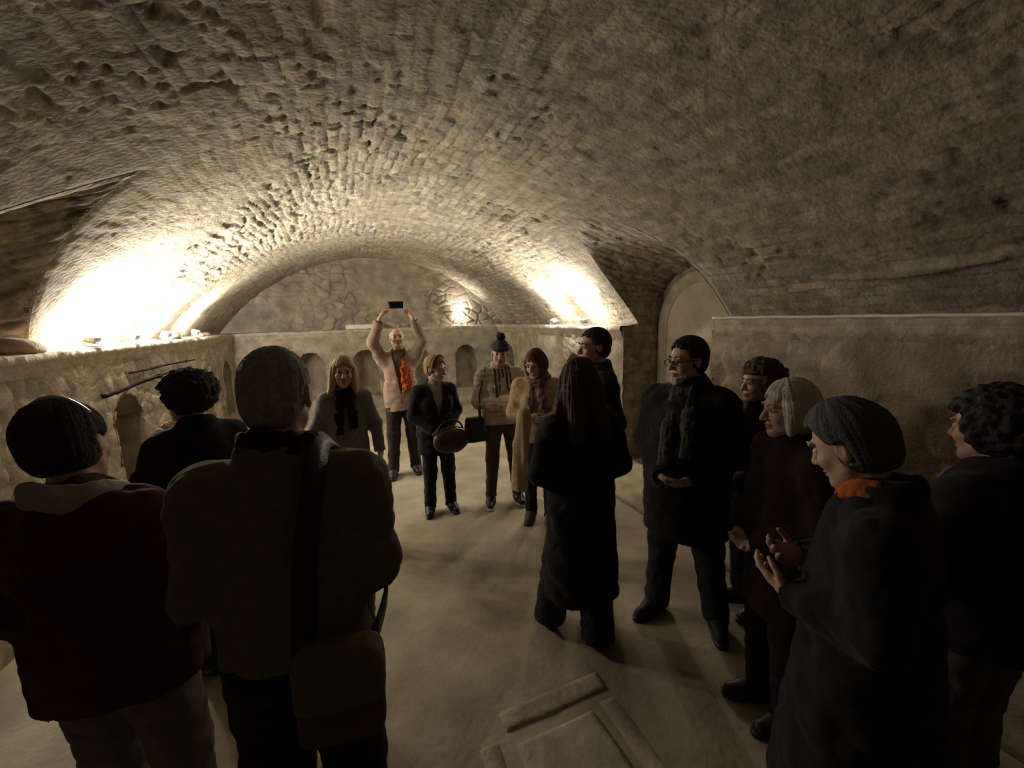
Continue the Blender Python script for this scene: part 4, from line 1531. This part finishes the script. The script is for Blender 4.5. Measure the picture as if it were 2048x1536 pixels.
# ---------------------------------------------------------------- 9 woman in long black coat, back turned
p = Person('woman in long black coat with dark wavy hair, back turned, standing behind the floor hatch', (1.07, 1.84), (0.10, 1), 1.565,
           'low', 'low', head=(4, 8, 0), h=0.006, bulk=1.0, shoulder=0.95, feet=((0.10, -0.03), (-0.13, 0.22)), toe=(25, 5))
p.hair('wavy', H_BROWN, 0.016)
p.jacket(BLACK, hem=0.37, t=0.04, sleeve=0.025, seed=20, name='coat', hemw=(0.235, 0.20), disp=p.folds(0.009, 7, 20))
p.trousers(BLACKT, t=0.03, flare=0.03)
p.shoes(SHOE)
p.face()
V = [p.hp((0.10 * math.sin(a), -0.03 - 0.02 * math.cos(a), 0.05 + 0.088 * math.cos(a))) for a in np.linspace(-0.9, 0.9, 20)]
p.prim('hair_band', tube(V, 0.006, 8), mat('pale hair band', (0.3, 0.27, 0.22), 0.35, 0.1, 20, 0, 60, 0.5))

# ---------------------------------------------------------------- 10 tall man behind her
p = Person('tall man with short dark hair in navy jacket standing behind woman in long black coat', (1.55, 2.45), (-0.88, 0.25), 1.71,
           'rest', 'bent', head=(8, 2, 0), h=0.0065, bulk=1.14, belly=0.02)
p.hair('short', H_DARK, 0.013)
p.jacket(NAVY, hem=0.80, t=0.035, sleeve=0.022, seed=22)
p.trousers(BLACKT, t=0.022)
p.shoes(SHOE)
p.face(H_DARK)

# ---------------------------------------------------------------- 11 bearded man with glasses
p = Person('grey-bearded man with dark glasses in thigh-length black coat, hands clasped, in profile', (1.72, 1.79), (-0.80, -0.45), 1.66,
           'low', 'low', head=(-34, 4, 0), h=0.0055, bulk=1.22, belly=0.03, curl=0.9, feet=((0.15, 0.02), (-0.19, -0.05)), toe=(20, 25))
p.hair('short', H_DARK, 0.016)
p.jacket(BLACK, hem=0.60, t=0.045, sleeve=0.03, seed=24, name='coat', flare=0.0, collar=0.08, disp=p.folds(0.007, 8, 24, puff=0.005, pz=9))
p.scarf(stripe_mat('dark checked scarf', (0.03, 0.028, 0.026), (0.07, 0.06, 0.05), 14), r=0.032, zc=1.47, ends=(0.42, 0.36), R=0.085, fwd=0.035)
p.trousers(cloth('dark blue trousers', (0.022, 0.024, 0.03)), t=0.03)
p.shoes(mat('dark boot leather', (0.022, 0.02, 0.018), 0.6, 0.2, 20, 0.2, 90), boot=0.06, size=1.12)
p.spectacles()
p.face(H_DARK)
F = p.hfield(0.005, (0.1, 0.1, 0.08), (0, 0.04, -0.08))
p.hop(F, lambda x, y, z: np.maximum(smin(cone(np.abs(x), y, z, (0.056, 0.012, -0.045), (0.016, 0.068, -0.100), 0.019, 0.024), ell(x, y, z, (0, 0.08, -0.104), (0.028, 0.02, 0.024)), 0.02), z + 0.035 - 0.0 * y))
p.hop(F, lambda x, y, z: cone(np.abs(x), y, z, (0.004, 0.101, -0.05), (0.026, 0.088, -0.06), 0.006, 0.005), 0.004)
V, Q = F.mesh()
p.finish('beard', V, Q, mat('grey beard', (0.42, 0.39, 0.35), 0.8, 0.3, 60, 0.5, 180, 0.2), disp=p.strands(0.006, 60, 30))

# ---------------------------------------------------------------- 12 white-haired woman in profile
p = Person('white-haired person in dark maroon coat seen in profile, beside the bearded man', (1.66, 1.15), (-1, 0.42), 1.51,
           'low', 'low', head=(-4, 8, 0), skin=SKIN_PALE, h=0.006, bulk=1.08, feet=((0.09, 0.04), (-0.1, 0.0)))
p.hair('bob', H_WHITE, 0.010)
p.jacket(cloth('dark brown red coat cloth', (0.020, 0.011, 0.010)), hem=0.62, t=0.04, sleeve=0.025, seed=26, name='coat')
p.trousers(BLACKT, t=0.02)
p.shoes(SHOE)
p.face(H_GREY)

# ---------------------------------------------------------------- 13 person in dark coat with orange scarf
p = Person('person in long dark coat with orange scarf, head bowed, hands held in front', (1.31, 0.65), (-0.52, 0.85), 1.535,
           ((0.24, 0.0, 1.17), (0.10, 0.20, 1.16), (-0.6, 0.7, 0.3)), ((0.24, 0.0, 1.15), (0.07, 0.21, 1.10), (-0.35, 0.85, 0.3)), head=(-20, 24, 0), skin=SKIN,
           h=0.005, bulk=1.06, belly=0.02, lean=0.06, curl=0.5, holdn=(-0.7, 0.1, 0.7))
p.hair('short', mat('dark grey hair', (0.055, 0.055, 0.06), 0.7, 0.3, 60, 0.5, 200, 0.3), 0.022)
p.jacket(BLACK, hem=0.36, t=0.05, sleeve=0.028, seed=28, name='coat', collar=0.07, hemw=(0.28, 0.25), disp=p.folds(0.01, 8, 28))
p.scarf(cloth('burnt orange scarf cloth', (0.34, 0.085, 0.02)), r=0.03, zc=1.495, drop=False, R=0.076, back=False)
p.trousers(BLACKT, t=0.02)
p.shoes(SHOE)
p.face(H_GREY)

# ---------------------------------------------------------------- 14 person at the right edge
p = Person('person with bushy black hair and dark jacket over grey-brown trousers, at right edge', (1.87, 0.64), (0.1, 1.0), 1.515,
           'bent', 'low', head=(0, 8, 0), h=0.0065, bulk=1.2, belly=0.02)
p.hair('curly', H_DARK, 0.012)
p.jacket(cloth('dark plum jacket cloth', (0.018, 0.012, 0.018)), hem=0.84, t=0.05, sleeve=0.03, seed=30)
p.trousers(cloth('grey brown trouser cloth', (0.07, 0.06, 0.052)), t=0.03, flare=0.01)
p.shoes(SHOE)
p.face(H_DARK)

# ---------------------------------------------------------------- 15 person with brown curls behind the white-haired one
p = Person('person with brown curly hair mostly hidden behind white-haired person, by right wall', (2.16, 1.70), (-1, 0.25), 1.50,
           'low', 'low', head=(0, 4, 0), h=0.0065, bulk=1.1)
p.hair('curly', mat('dark red brown hair', (0.06, 0.022, 0.014), 0.7, 0.3, 60, 0.5, 200, 0.3), 0.008)
p.jacket(cloth('dark umber coat cloth', (0.026, 0.016, 0.013)), hem=0.55, t=0.04, sleeve=0.025, seed=32, name='coat')
p.trousers(BLACKT, t=0.02)
p.shoes(SHOE)
p.face(H_BROWN)
